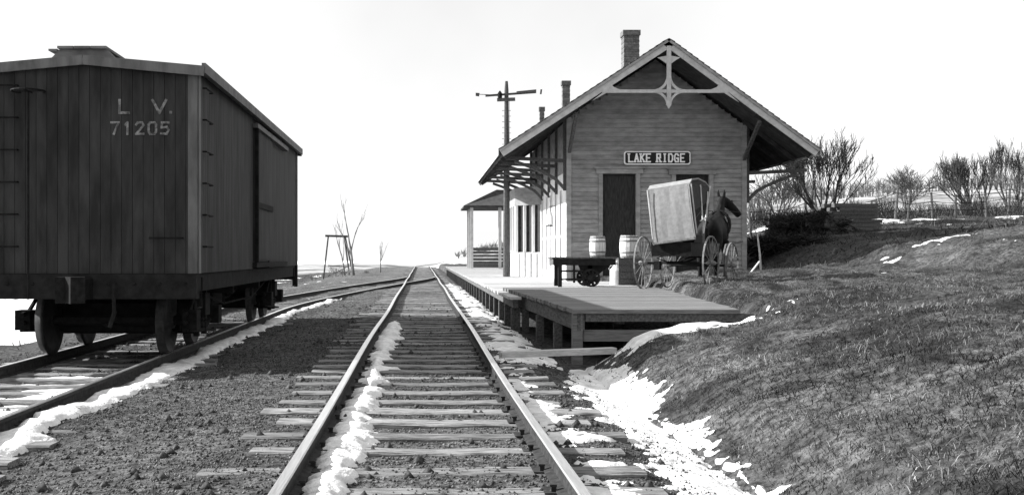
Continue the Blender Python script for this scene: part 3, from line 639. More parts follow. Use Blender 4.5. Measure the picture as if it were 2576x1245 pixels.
# track-side wall: white boarded panels, dark narrow windows, and the bay
def side_panel(y0, y1, z0, z1, m=M['white'], name='wall_board', x=WX0): 
    return MB().box(x - .03, x + .045, y0, y1, z0, z1).build(name, m, dep)
yq = WY0 + .13; spans = []
while yq < 39.3:
    w_ = random.uniform(.52, .66); n = 3
    for i in range(n): side_panel(yq + i * w_ / n * 1.35, yq + (i + 1) * w_ / n * 1.35 - .012, FL - .04, 3.62)
    y1 = yq + w_ * 1.35; wn = link('window', None, dep)
    MB().box(WX0 - .012, WX0 + .02, y1 + .03, y1 + .47, FL + .25, 3.05).build('pane', M['glass'], wn)
    for (a, c) in ((y1 - .0, y1 + .06), (y1 + .44, y1 + .5)): MB().box(WX0 - .05, WX0 + .044, a, c, FL - .04, 3.12).build('window_casing', M['white'], wn)
    MB().box(WX0 - .07, WX0 + .044, y1 - .02, y1 + .52, 3.123, 3.22).build('window_head', M['white'], wn)
    MB().box(WX0 - .024, WX0 + .0, y1 + .06, y1 + .44, 1.7, 1.75).build('meeting_rail', M['white'], wn)
    MB().box(WX0 - .03, WX0 + .044, y1 + .06, y1 + .44, FL - .04, FL + .24).build('apron_board', M['clap'], wn)
    side_panel(y1, y1 + .5, 3.225, 3.62, M['white'], 'frieze_board')
    yq = y1 + .51
MB().box(WX0 - .035, WX0 + .044, WY0 + .1, WY1, 3.63, EZ + 1.0).build('frieze', M['clap'], dep)
# bay window with slanted sides
bay = link('bay_window', None, dep)
BP = [(4.3, 39.7), (3.42, 40.7), (3.42, 43.0), (4.3, 43.6)]
MB().prism([(4.34, 39.7)] + BP + [(4.34, 43.6)], 'z', FL - .2, 1.25).build('bay_base', M['white'], bay)
MB().prism([(4.34, 39.75), (4.25, 39.85), (3.50, 40.75), (3.50, 42.95), (4.25, 43.5), (4.34, 43.5)], 'z', 1.252, 2.95).build('bay_pane', M['glass'], bay)
MB().prism([(4.34, 39.66), (4.3, 39.62), (3.38, 40.66), (3.38, 43.04), (4.3, 43.66), (4.34, 43.66)], 'z', 2.953, 3.6).build('bay_frieze', M['clap'], bay)
for a, c in zip(BP[:-1], BP[1:]):
    for t in (0.03, .34, .66, .97):
        xq, yq_ = a[0] + (c[0] - a[0]) * t, a[1] + (c[1] - a[1]) * t
        MB().box(xq - .05, xq + .05, yq_ - .05, yq_ + .05, 1.255, 2.95).build('mullion', M['white'], bay)
for i in range(5): MB().bar((4.27 - i * .19, 39.68 + i * .22, FL - .02), (4.27 - i * .19, 39.68 + i * .22, 1.24), .05, .05).build('batten', M['white'], bay)
# chimneys
def chimney(px0, px1, pyt, x, zb, capd=.05):
    y = x * F / ((px0 + px1) / 2 - CX); w2 = (px1 - px0) * y / F / 2; ztop = P(0, pyt, y)[1]
    ch = link('chimney', None, roof); zc = zb
    i = 0
    while zc < ztop - .16:
        e = .006 * (i % 2); MB().box(x - w2 + e, x + w2 - e, y - w2 + e, y + w2 - e, zc, min(zc + .068, ztop - .16)).build('brick_course', M['brick'], ch); zc += .075; i += 1
    MB().box(x - w2 + .02, x + w2 - .02, y - w2 + .02, y + w2 - .02, zb - .3, ztop - .17).build('flue_core', M['brick'], ch)
    MB().box(x - w2 - capd, x + w2 + capd, y - w2 - capd, y + w2 + capd, ztop - .16, ztop - .002).build('chimney_cap', M['brick'], ch)
    return y
chimney(1566, 1605, 80, 6.5, 6.55, .03)
chimney(1414, 1433, 205, 5.25, 5.6, .03)
chimney(1357, 1369, 270, 4.55, 5.1, .02)

# station name board
sgx0, sgz1 = P(1569, 381, WY0); sgx1, sgz0 = P(1736, 415, WY0)
sg = thing('station_sign', 'black name board with white slab lettering LAKE RIDGE on the gable wall', 'sign', (0, WY0 - .04, 0))
def octo(x0, x1, z0, z1, c): return [(x0 + c, z0), (x1 - c, z0), (x1, z0 + c), (x1, z1 - c), (x1 - c, z1), (x0 + c, z1), (x0, z1 - c), (x0, z0 + c)]
MB().prism(octo(sgx0, sgx1, sgz0, sgz1, .05), 'y', -.02, .03).build('border', M['signw'], sg)
MB().prism(octo(sgx0 + .035, sgx1 - .035, sgz0 + .035, sgz1 - .035, .04), 'y', -.026, -.018).build('board', M['signb'], sg)
hh = (sgz1 - sgz0) - .17; adv = (sgx1 - sgx0 - .26) / 9.75; xq = sgx0 + .14
for ch, bb in zip('LAKE RIDGE', stroke_text('LAKE RIDGE', hh, adv * .62, .045, True)):
    if ch == ' ': xq += adv * .75; continue
    bb.build('letter', M['signw'], sg, loc=(xq, -.0265, (sgz0 + sgz1) / 2 - hh / 2)); xq += adv

# train order signal mast
mx_, my_ = 3.0, 39.6
ms = thing('signal_mast', 'tall signal mast with two blades rising through the depot eave', 'signal', (mx_, my_, FL))
zt = P(0, 205, my_)[1] - FL; za = P(0, 237, my_)[1] - FL
MB().tube([(0, 0, -.05), (0, 0, zt * .6), (0, 0, zt - .3), (0, 0, zt)], [.13, .10, .075, .05], 10).build('mast', M['timber'], ms)
MB().bar((-.75, -.03, za - .07), (1.05, -.03, za + .06), .06, .07).build('cross_arm', M['timber'], ms)
MB().prism([(.35, za + .0), (1.05, za + .04), (1.05, za + .15), (.35, za + .08)], 'y', -.10, -.07).build('blade', M['timber'], ms)
MB().prism([(1.18, za - .02), (1.24, za - .02), (1.26, za + .15), (1.2, za + .15)], 'y', -.10, -.07).build('blade_tip', M['timber'], ms)
MB().prism([(-1.1, za - .08), (-.98, za - .1), (-.96, za + .02), (-1.1, za + .03)], 'y', -.09, -.06).build('blade_tip', M['timber'], ms)
MB().tube([(-1.05, -.05, za - .02), (-.4, -.05, za - .04)], .012, 5).build('blade_rod', M['iron'], ms)
MB().bar((-.34, -.09, za - .22), (.30, -.09, za - .20), .06, .12).build('lamp_bracket', M['timber'], ms)
MB().lathe([(.07, 0), (.08, .02), (.08, .16), (.04, .22), (.02, .25)], 10, Matrix.Translation((-.24, -.09, za - .15))).build('lamp', M['iron'], ms)
MB().tube([(.1, -.1, 1.2), (.09, -.1, za - .2)], .008, 5).build('control_rod', M['iron'], ms)
for k in range(14): MB().tube([(-.16, 0, 4.5 + k * .0 + .2 * k), (.16, 0, 4.5 + .2 * k)], .008, 4).build('step_rung', M['iron'], ms) if 4.5 + .2 * k < za - .4 else None

# open shelter beyond the depot
sh = thing('open_shelter', 'small open shed with hipped roof and slatted sides beyond the depot', 'shed', (2.75, 64.5, FL))
sw_, sl_, sz_ = 4.4, 4.6, P(0, 522, 64.5)[1] - FL
for (xq, yq) in ((.12, .0), (1.75, 0), (4.2, 0), (.12, sl_), (4.2, sl_), (.12, sl_ / 2)): MB().box(xq - .09, xq + .09, yq - .09, yq + .09, -.1, sz_).build('post', M['trim'] if xq < 2 else M['timber'], sh)
b = MB(); o_ = .35; b.add([(-o_, -o_, sz_), (sw_ + o_, -o_, sz_), (sw_ + o_, sl_ + o_, sz_), (-o_, sl_ + o_, sz_), (1.7, 2.0, sz_ + 1.15), (2.7, 2.6, sz_ + 1.15), (-o_, -o_, sz_ + .1), (sw_ + o_, -o_, sz_ + .1), (sw_ + o_, sl_ + o_, sz_ + .1), (-o_, sl_ + o_, sz_ + .1)],
    [(3, 2, 1, 0), (0, 1, 7, 6), (1, 2, 8, 7), (2, 3, 9, 8), (3, 0, 6, 9), (6, 7, 5, 4), (7, 8, 5), (8, 9, 4, 5), (9, 6, 4)]); b.build('roof', M['soffit'], sh)
for k in range(6):
    MB().box(.2, 4.1, -.03, .03, .05 + k * .2, .05 + k * .2 + .15).build('slat', M['timber'], sh)
    MB().box(.2, 4.1, sl_ - .03, sl_ + .03, .05 + k * .2, .05 + k * .2 + .15).build('slat', M['timber'], sh)

# ------------------------------------------------------------------ platform and near deck
pf = thing('wooden_platform', 'long pale plank platform along the main track in front of the depot', 'platform', (0, 0, 0))
PXL = 1.6
def pright(y): return np.interp(y, [20.3, 23.8, 24, 32.6, 32.7, 62], [1.76, 1.76, 5.2, 5.5, 4.26, 4.26])
yq = 20.3; k = 0
pme = {}
while yq < 76:
    xr = float(pright(yq)) if yq < 62 else 6.0
    wdt = .235
    key = round(xr, 1)
    if key not in pme: pme[key] = fixn(MB().box(0, key - PXL, 0, wdt - .012, -.05, 0).mesh('plank', M['plank']))
    link('plank', pme[key], pf, (PXL + random.uniform(-.025, .02), yq, FL + random.uniform(-.006, .004))); yq += wdt
    if yq > 60: yq += 0
for (xq) in (PXL + .06, 3.0, 4.15): MB().box(xq, xq + .1, 24.0 if xq > 2 else 20.35, 75.9, FL - .2, FL - .056).build('joist', M['timber'], pf)
for i in range(34):
    yq = 20.45 + i * 1.65; MB().box(PXL + .04, PXL + .2, yq, yq + .16, -.45, FL - .2).build('post', M['timber'], pf)
dk = thing('timber_deck', 'raised grey timber deck on posts at the near end of the platform', 'deck', (0, 0, 0))
DZ = EYE - .70; DY0, DY1 = 14.4, 24.0
yq = DY0
nd = int((DY1 - DY0) / .24)
for i in range(nd):
    yq = DY0 + i * .24; t = i / nd; x0 = 1.95 + (1.74 - 1.95) * t + random.uniform(-.02, .02); x1 = 4.12 + 1.0 * t + random.uniform(-.04, .04)
    MB().box(x0, x1, 0, .228, -.055, random.uniform(-.003, .004)).build('plank', M['deck'], dk, loc=(0, yq, DZ))
MB().bar((2.06, DY0 + .05, DZ - .17), (1.85, DY1 - .1, DZ - .17), .10, .22).build('side_beam', M['timber'], dk)
MB().box(2.12, 4.3, DY0 + .03, DY0 + .12, DZ - .16, DZ - .057).build('front_beam', M['timber'], dk)
MB().box(2.10, 4.2, DY0 + .10, DY0 + .16, DZ - .42, DZ - .27).build('cross_rail', M['deck'], dk)
for (xq, yq, wq) in ((2.02, DY0 + .05, .13), (3.35, DY0 + .14, .12), (1.98, 16.2, .12), (1.93, 18.2, .12), (1.9, 20.4, .12), (1.86, 22.6, .12), (3.2, 18.2, .12), (3.2, 21.5, .12)):
    MB().box(xq - wq / 2, xq + wq / 2, yq, yq + wq, -.5, DZ - (.28 if xq < 2.1 and yq > DY0 + .1 else .06)).build('post', M['deck'] if yq < DY0 + .1 else M['timber'], dk)
for xq in (2.6, 3.3, 3.95): MB().box(xq - .05, xq + .05, DY0 + .18, DY1 - .1, DZ - .2, DZ - .058).build('joist', M['timber'], dk)
# loose timber in front of the deck
x0, z0 = P(1258, 891, 13.2); x1, z1 = P(1548, 882, 13.35)
bm_ = MB().bar((x0, 13.15, z0 + .0), (x1, 13.4, z1), .16, .07).build('timber_beam', M['plank']); tag(bm_, 'long weathered timber lying from the rail to the grass bank', 'timber')

# ------------------------------------------------------------------ baggage cart and things on it
ct = thing('baggage_cart', 'low four legged wooden baggage cart standing on the platform by the depot', 'cart', (3.15, 26.7, FL))
cl, cw, chh = 1.5, .95, .72
for k in range(4): MB().box(-.03, cl + .03, k * .24, k * .24 + .228, chh - .04, chh).build('deck_board', M['timber'], ct)
for (a) in (0.02, cw - .1): MB().box(0, cl, a, a + .08, chh - .2, chh - .042).build('side_rail', M['dark'], ct)
MB().box(0, .08, .1, cw - .1, chh - .19, chh - .043).build('end_rail', M['timber'], ct)
for (a) in (.04, cw - .12):
    MB().box(.12, .21, a, a + .08, .0, chh - .2).build('leg', M['dark'], ct)
for z in (.16, .36): MB().box(.21, .95, .06, .10, z, z + .045).build('brace', M['dark'], ct)
MB().box(.48, .53, .05, .09, .1, chh - .2).build('brace', M['dark'], ct)
MB().prism([(.7, .3), (1.1, .3), (1.38, chh - .2), (.62, chh - .2)], 'y', .12, .2).build('axle_hanger', M['dark'], ct)
def spoke_wheel(r, n, parent, loc, rot, tyre=.025, m1=M['iron'], m2=M['timber'], sp=.014, hub=.06):
    wh = link('wheel', None, parent, loc); wh.rotation_euler = rot
    ring = lambda rr, tt, nn: MB().lathe([(rr - tt, -tt * .7), (rr, -tt * .7), (rr, tt * .7), (rr - tt, tt * .7), (rr - tt, -tt * .7)], nn, Matrix.Rotation(R(90), 4, 'X'), False)
    ring(r, tyre, 30).build('tyre', m1, wh)
    MB().lathe([(hub * .6, -.1), (hub, -.06), (hub, .06), (hub * .6, .1)], 10, Matrix.Rotation(R(90), 4, 'X')).build('hub', m2, wh)
    for k in range(n):
        t = 2 * math.pi * k / n; MB().tube([(0, 0, 0), ((r - tyre * .5) * math.cos(t), 0, (r - tyre * .5) * math.sin(t))], [sp * 1.2, sp], 5).build('spoke', m2, wh)
    return wh
for a in (.0, cw): spoke_wheel(.22, 10, ct, (.9, a, .22), (0, 0, 0), .05, M['dark'], M['dark'], .034, .09)
MB().tube([(.9, 0, .22), (.9, cw, .22)], .03, 8).build('axle', M['dark'], ct)
for xq, zb in ((.9, .22),): MB().box(xq - .05, xq + .05, .12, cw - .12, zb, chh - .2).build('axle_block', M['dark'], ct)
def barrel(name, label, loc, r, h, group=None):
    o = thing(name, label, 'keg', loc, random.uniform(0, 3), group); n = 14
    for k in range(n):
        b = MB(); a0, a1 = 2 * math.pi * k / n + .02, 2 * math.pi * (k + 1) / n - .02
        for z, rr in ((0, .86), (.2, .95), (.5, 1), (.8, .95), (1, .86)):
            for a in (a0, a1): b.v += [(rr * r * math.cos(a), rr * r * math.sin(a), z * h), ((rr * r - .025) * math.cos(a), (rr * r - .025) * math.sin(a), z * h)]
        for i in range(4):
            q = i * 4; b.f += [(q, q + 2, q + 6, q + 4), (q + 1, q + 5, q + 7, q + 3), (q, q + 4, q + 5, q + 1), (q + 2, q + 3, q + 7, q + 6)]
        b.f += [(0, 1, 3, 2), (16, 18, 19, 17)]; b.build('stave', M['keg'], o)
    for z, rr in ((.06, .895), (.24, .965), (.76, .965), (.94, .895)):
        MB().lathe([(rr * r - .01, z * h - .018), (rr * r + .006, z * h - .018), (rr * r + .006, z * h + .018), (rr * r - .01, z * h + .018), (rr * r - .01, z * h - .018)], 20, None, False).build('hoop', M['wheelpaint'], o)
    MB().lathe([(r * .84, 0), (r * .84, h - .03)], 16).build('head', M['keg'], o)
    return o
barrel('wooden_keg', 'pale wooden keg standing on the deck of the baggage cart', (4.27, 27.1, FL + chh), .2, .50)
kx = barrel('wooden_keg', 'wider wooden keg standing on the dark box beside the buggy wheel', (5.3, 28.5, FL + .695), .25, .57)
mc = thing('milk_can', 'tall pale milk can standing on the platform behind the cart', 'milk can', (P(1548, 0, 28.6)[0], 28.4, FL))
MB().lathe([(.17, 0), (.175, .02), (.175, .36), (.165, .40), (.095, .48), (.085, .56)], 18).build('body', M['can'], mc, True)
MB().lathe([(.105, .555), (.11, .57), (.11, .60), (.06, .62)], 16).build('lid', M['can'], mc, True)
for s in (-1, 1): MB().tube([(s * .15, 0, .36), (s * .2, 0, .42), (s * .16, 0, .5), (s * .09, 0, .5)], .011, 5).build('handle', M['can'], mc)
cr = thing('wooden_crate', 'dark boarded box carrying the wider keg between cart and buggy', 'box', (5.0, 28.2, FL), .1)
for k in range(4):
    z = k * .168
    for (x0, x1, y0, y1) in ((0, .62, 0, .02), (0, .62, .53, .55), (-.022, -.002, 0, .55), (.622, .642, 0, .55)): MB().box(x0, x1, y0, y1, z + .005, z + .163).build('slat', M['timber'], cr)
for (xq, yq) in ((.02, .022), (.57, .022), (.02, .50), (.57, .50)): MB().box(xq, xq + .04, yq, yq + .028, 0.002, .668).build('corner_post', M['timber'], cr)
MB().box(-.02, .64, .0, .55, .672, .694).build('lid', M['timber'], cr)
ln = thing('wall_lantern', 'small pale lantern hung on the track side wall of the depot', 'lantern', (4.08, 35.6, 2.1))
MB().lathe([(.09, 0), (.11, .03), (.11, .3), (.05, .42), (.03, .46)], 8).build('glass_body', M['signw'], ln); MB().tube([(0, 0, .46), (.0, 0, .6), (.18, 0, .62)], .012, 5).build('hook', M['iron'], ln)
MB().lathe([(.12, -.03), (.12, 0)], 8).build('base', M['iron'], ln)

# ------------------------------------------------------------------ buggy and horse
BA = R(90 - 31); bx, by = 5.28, 23.1; bz = float(g(bx, by)) + .0
bg_ = thing('horse_buggy', 'light covered buggy with pale canvas back standing on the grass by the depot', 'buggy', (bx, by, bz), BA)
tw = .72; rr_, rf = .56, .50; wb = 1.55
for s in (-1, 1):
    spoke_wheel(rr_, 14, bg_, (0, s * tw, rr_), (0, 0, 0), .024, M['wheelpaint'], M['wheelpaint'], .008, .05)
    spoke_wheel(rf, 12, bg_, (wb, s * tw, rf), (0, 0, 0), .024, M['wheelpaint'], M['wheelpaint'], .008, .05)
MB().tube([(0, -tw, rr_), (0, tw, rr_)], .028, 8).build('axle', M['dark'], bg_); MB().tube([(wb, -tw, rf), (wb, tw, rf)], .028, 8).build('axle', M['dark'], bg_)
MB().bar((0, 0, rr_), (wb, 0, rf), .05, .05).build('reach', M['dark'], bg_)
for xq, zz_ in ((0, rr_), (wb, rf)):
    MB().tube([(xq, -.42, zz_ + .1), (xq, -.2, zz_ + .02), (xq, .2, zz_ + .02), (xq, .42, zz_ + .1), (xq, .2, zz_ + .18), (xq, -.2, zz_ + .18), (xq, -.42, zz_ + .1)], .022, 6).build('spring', M['iron'], bg_)
MB().prism([(-.32, .70), (1.5, .70), (1.72, .95), (1.66, .98), (1.45, .76), (.95, .76), (.95, .98), (-.38, .98)], 'y', -.42, .42).build('body', M['leather'], bg_)
MB().box(-.2, .35, -.44, .44, .982, 1.14).build('seat', M['leather'], bg_)
MB().prism([(-.24, 1.142), (-.1, 1.142), (-.2, 1.5), (-.28, 1.5)], 'y', -.44, .44).build('seat_back', M['leather'], bg_)
hood = link('hood', None, bg_); hood.rotation_euler = (R(-7), 0, 0); hood.location = (0, -.21, .02)
cv = MB(); nz = 8; ny_ = 8
for i in range(nz + 1):
    t = i / nz; z = .97 + 1.15 * t; x = -.42 - .03 * math.sin(t * 3.1) + .06 * t; hw_ = .45 - .02 * t
    for j in range(ny_ + 1):
        u = -1 + 2 * j / ny_; cv.v.append((x - .004 * math.sin(j * 2.1 + i * .4), u * hw_, z))
for i in range(nz):
    for j in range(ny_): a = i * (ny_ + 1) + j; cv.f.append((a, a + 1, a + ny_ + 2, a + ny_ + 1))
o = cv.build('back_curtain', M['canvas'], hood)
for yq in (-.43, .43): MB().tube([(-.455, yq, 1.0), (-.45, yq * .97, 1.55), (-.405, yq * .95, 2.1)], .007, 4).build('seam', M['wheelpaint'], hood)
MB().bar((-.44, -.45, 1.0), (-.44, .45, 1.0), .03, .04).build('hem', M['wheelpaint'], hood); md = o.modifiers.new('thick', 'SOLIDIFY'); md.thickness = .012
tp = MB(); prof = [(-.36, 2.13), (-.2, 2.22), (.25, 2.27), (.75, 2.22), (1.0, 2.12)]
tp.prism(prof + [(x, z - .03) for x, z in prof[::-1]], 'y', -.45, .45); tp.build('top', M['canvas'], hood)
for s in (-1, 1):
    MB().prism([(-.36, 1.55), (-.34, 2.10), (1.0, 2.09), (.55, 1.75)], 'y', s * .45 - .008, s * .45 + .008).build('side_curtain', M['leather'], hood)
    for (xa, xb) in ((-.36, -.34), (.1, .3), (.2, .98)): MB().tube([(xa if xa < 0 else .1, s * .462, 1.1), (xb, s * .462, 2.12)], .016, 6).build('bow', M['trim'], hood)
    MB().tube([(-.05, s * .468, 1.35), (.45, s * .468, 1.45), (.75, s * .468, 2.0)], .014, 6).build('joint_iron', M['trim'], hood)
    MB().tube([(wb, s * .5, rf + .05), (wb + .6, s * .42, .95), (wb + 2.3, s * .33, 1.05)], .024, 6).build('shaft', M['timber'], bg_)
MB().box(-.55, -.42, .18, .30, .42, .60).build('step', M['iron'], bg_)

HA = R(90 - 24); hx, hy = 6.84, 26.05
hz = float(g(hx, hy))
hr = thing('horse', 'dark harnessed horse standing in front of the buggy against the depot wall', 'horse', (hx, hy, hz), HA)
V_, E_, Rd = [], [], []
def node(p, r, par=None):
    V_.append(p); Rd.append(r); i = len(V_) - 1
    if par is not None: E_.append((par, i))
    return i
chest_mid = node((0, 0, 1.15), (.29, .33)); bar_ = node((-.4, 0, 1.16), (.27, .32), chest_mid); rump = node((-.78, 0, 1.24), (.27, .30), bar_); tailb = node((-1.0, 0, 1.22), (.16, .2), rump)
sho = node((.42, 0, 1.18), (.24, .32), chest_mid); nb_ = node((.66, 0, 1.42), (.15, .22), sho); nm = node((.86, 0, 1.68), (.11, .17), nb_); pol = node((1.02, 0, 1.90), (.10, .13), nm)
hd1 = node((1.13, -.08, 1.86), (.11, .13), pol); hd2 = node((1.22, -.28, 1.66), (.09, .10), hd1); mz_ = node((1.27, -.40, 1.50), (.075, .08), hd2)
for s in (-1, 1):
    a = node((.46, s * .17, .92), (.10, .13), sho); k_ = node((.47, s * .17, .50), (.06, .065), a); c = node((.46, s * .17, .16), (.042, .045), k_); node((.50, s * .17, .03), (.06, .06), c)
    a = node((-.72, s * .18, .92), (.14, .17), rump); k_ = node((-.96, s * .17, .54), (.06, .075), a); c = node((-.92, s * .17, .17), (.042, .045), k_); node((-.87, s * .17, .03), (.06, .06), c)
me = bpy.data.meshes.new('horse_body'); me.from_pydata(V_, E_, []); ob = link('horse_tmp', me)
smod = ob.modifiers.new('skin', 'SKIN'); sub = ob.modifiers.new('sub', 'SUBSURF'); sub.levels = 2; sub.render_levels = 2
sv = me.skin_vertices[0].data
for i, r in enumerate(Rd): sv[i].radius = r
sv[0].use_root = True
bpy.context.view_layer.update(); dg = bpy.context.evaluated_depsgraph_get()
bme2 = bpy.data.meshes.new_from_object(ob.evaluated_get(dg)); bpy.data.objects.remove(ob)
bme2.materials.clear(); bme2.materials.append(M['horse']); bme2.polygons.foreach_set('use_smooth', [True] * len(bme2.polygons))
link('body', bme2, hr)
for s in (-1, 1):
    MB().tube([(1.0, s * .06, 1.98), (1.0, s * .075, 2.08), (1.02, s * .07, 2.15)], [.035, .03, .006], 6).build('ear', M['horse'], hr)
    MB().box(1.06 + s * -.10, 1.22 + s * -.10, -.16 + s * .06 - .01, -.16 + s * .06 + .01, 1.74, 1.90, None).build('blinder', M['leather'], hr)
mn = MB(); mn.prism([(1.0, 1.98), (.55, 1.62), (.38, 1.46), (.46, 1.42), (.7, 1.6), (1.0, 1.86)], 'y', -.035, .035); mn.build('mane', M['horse'], hr)
MB().tube([(-1.05, 0, 1.3), (-1.18, 0, 1.15), (-1.2, 0, .8), (-1.16, 0, .5)], [.05, .08, .09, .03], 8).build('tail', M['horse'], hr)
hn = link('harness', None, hr)
MB().tube([(.53 + .05 * math.cos(t), .27 * math.sin(t), 1.28 + .34 * math.cos(t)) for t in np.linspace(0, 2 * math.pi, 17)], .04, 6, False).build('collar', M['leather'], hn)
MB().tube([(.1, .31 * math.sin(t), 1.16 + .35 * math.cos(t)) for t in np.linspace(0, 2 * math.pi, 17)], .022, 5, False).build('girth', M['leather'], hn)
for s in (-1, 1): MB().tube([(1.2, -.3 + s * .1, 1.60), (.5, s * .2, 1.62), (-.6, s * .2, 1.58), (-1.9, s * .15, 1.3)], .009, 5).build('rein', M['leather'], hn)

# ------------------------------------------------------------------ bare trees, brush, fences
def grow(b, p, d, ln_, r, lvl, rng, n, spread, split, minr, up=.15, first=False):
    segs = 3 if lvl > 1 else 2; pts = [p]; rs = [r]
    for i in range(segs):
        d = (d + Vector((rng.uniform(-1, 1), rng.uniform(-1, 1), rng.uniform(-.4, 1) * up * 2)) * .16).normalized(); p = p + d * ln_ / segs; pts.append(p); rs.append(max(minr, r * (1 - .4 * (i + 1) / segs)))
    b.tube(pts, rs, n, False)
    if lvl == 0: return
    for k in range(split):
        t = rng.uniform(.45, 1.0) if k else 1.0; q = pts[0].lerp(pts[-1], t) if k else pts[-1]
        idx = min(segs - 1, int(t * segs)); q = pts[idx].lerp(pts[idx + 1], min(1, t * segs - idx))
        a = Vector((rng.gauss(0, 1), rng.gauss(0, 1), rng.gauss(0, .6))).normalized(); nd_ = (d + a * spread + Vector((0, 0, up))).normalized()
        grow(b, q, nd_, ln_ * rng.uniform(.58, .82), max(minr, r * rng.uniform(.45, .62)), lvl - 1, rng, 4 if lvl > 2 else 3, spread, split, minr, up)
def bare_tree(name, label, loc, h, seed, lvl=5, r=None, spread=.55, split=3, minr=.006, mt=M['bark'], mw=M['twig'], lean=(0, 0), group=None, stems=1, cat='tree', up=.15):
    rng = random.Random(seed); o = thing(name, label, cat, loc, 0, group); r = r or h * .022
    tr, cr_ = MB(), MB()
    for s in range(stems):
        a = rng.uniform(0, 6.28); st = 0 if stems == 1 else .45; d = Vector((lean[0] + st * math.cos(a), lean[1] + st * math.sin(a), 1)).normalized(); p0 = Vector((.15 * st * math.cos(a), .15 * st * math.sin(a), -.15))
        th = h * (.36 if stems == 1 else .22); p1 = p0 + d * th * .5 + Vector((rng.uniform(-.03, .03) * h, 0, 0)); p2 = p1 + d * th * .5
        tr.tube([p0, p1, p2], [r, r * .8, r * .68], 7)
        for k in range(split + 1):
            q = p1.lerp(p2, rng.uniform(.3, 1)) if k else p2; aa = Vector((rng.gauss(0, 1), rng.gauss(0, 1), rng.gauss(0, .3))).normalized()
            grow(cr_, q, (d + aa * spread).normalized() if k else d, h * .24, r * (.62 if k == 0 else .45), lvl - 1, rng, 5, spread, split, minr, up)
    tr.build('trunk', mt, o, True); cr_.build('crown', mw, o, True); return o
def gz_(x, y): return float(g(x, y))
def at(px, y): x = P(px, 0, y)[0]; return (x, y, gz_(x, y))
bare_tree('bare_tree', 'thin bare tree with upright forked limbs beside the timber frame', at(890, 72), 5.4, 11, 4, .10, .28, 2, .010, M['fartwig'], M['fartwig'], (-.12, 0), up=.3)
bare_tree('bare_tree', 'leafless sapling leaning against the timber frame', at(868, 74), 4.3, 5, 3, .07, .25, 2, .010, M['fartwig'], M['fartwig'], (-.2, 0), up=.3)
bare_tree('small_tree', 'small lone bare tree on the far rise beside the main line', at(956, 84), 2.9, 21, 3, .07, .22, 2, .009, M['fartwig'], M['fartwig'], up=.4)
fr = thing('timber_gantry', 'thin far off timber frame of posts and cross bar beside the track', 'frame', at(824, 73))
hz_ = P(0, 594, 73)[1] - fr.location.z
MB().bar((-.28, 0, -.1), (.05, 0, hz_), .09, .09).build('post', M['timber'], fr); MB().bar((1.75, 0, -.1), (1.15, 0, hz_), .10, .10).build('post', M['timber'], fr)
MB().bar((1.45, .5, -.1), (1.1, 0, hz_ - .05), .08, .08).build('post', M['timber'], fr)
MB().bar((-.15, 0, hz_ + .02), (1.35, 0, hz_ - .02), .12, .14).build('cross_bar', M['timber'], fr)
MB().bar((.03, 0, .9), (1.3, 0, .8), .05, .06).build('brace', M['timber'], fr); MB().bar((.02, 0, .2), (1.2, 0, .75), .05, .05).build('brace', M['timber'], fr)
# scrub on the left rise
for i, (px, yq, h_, lb) in enumerate(((790, 72, .9, 'low scrub bush between the boxcar and the far timber frame'), (842, 70, 1.3, 'largest twiggy scrub bush inside the far timber frame'), (868, 70.5, 1.1, 'scrub bush at the foot of the leaning sapling'), (920, 80, .6, 'smallest scrub bush between the timber frame and the small lone tree'))):
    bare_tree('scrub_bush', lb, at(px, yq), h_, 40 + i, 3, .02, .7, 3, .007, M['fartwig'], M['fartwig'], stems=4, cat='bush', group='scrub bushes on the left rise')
# right of the depot
bare_tree('bare_tree', 'bushy many stemmed bare tree rising behind the brush heap', at(2075, 45), 4.6, 3, 5, .07, .5, 3, .008, M['bark'], M['bark'], stems=6, up=.35)
bare_tree('bare_tree', 'broad bare orchard tree beyond the fence right of the brush heap', at(2275, 60), 3.9, 8, 5, .08, .75, 3, .009, M['bark'], M['twig'], (.25, 0), stems=2)
bare_tree('bare_tree', 'tall spreading bare tree on the rise farthest right of the depot', at(2455, 66), 5.0, 17, 5, .10, .45, 3, .010, M['bark'], M['twig'], (-.2, 0), stems=5, up=.4)
bare_tree('bare_tree', 'slender bare tree at the edge of the rise beside the spreading tree', at(2545, 64), 5.4, 29, 5, .09, .4, 3, .010, M['bark'], M['twig'], (.15, 0), stems=3, up=.45)
bare_tree('bare_tree', 'scrubby low bare tree just behind the corner of the depot', at(1960, 52), 3.4, 31, 5, .06, .6, 3, .009, M['bark'], M['twig'], stems=3)
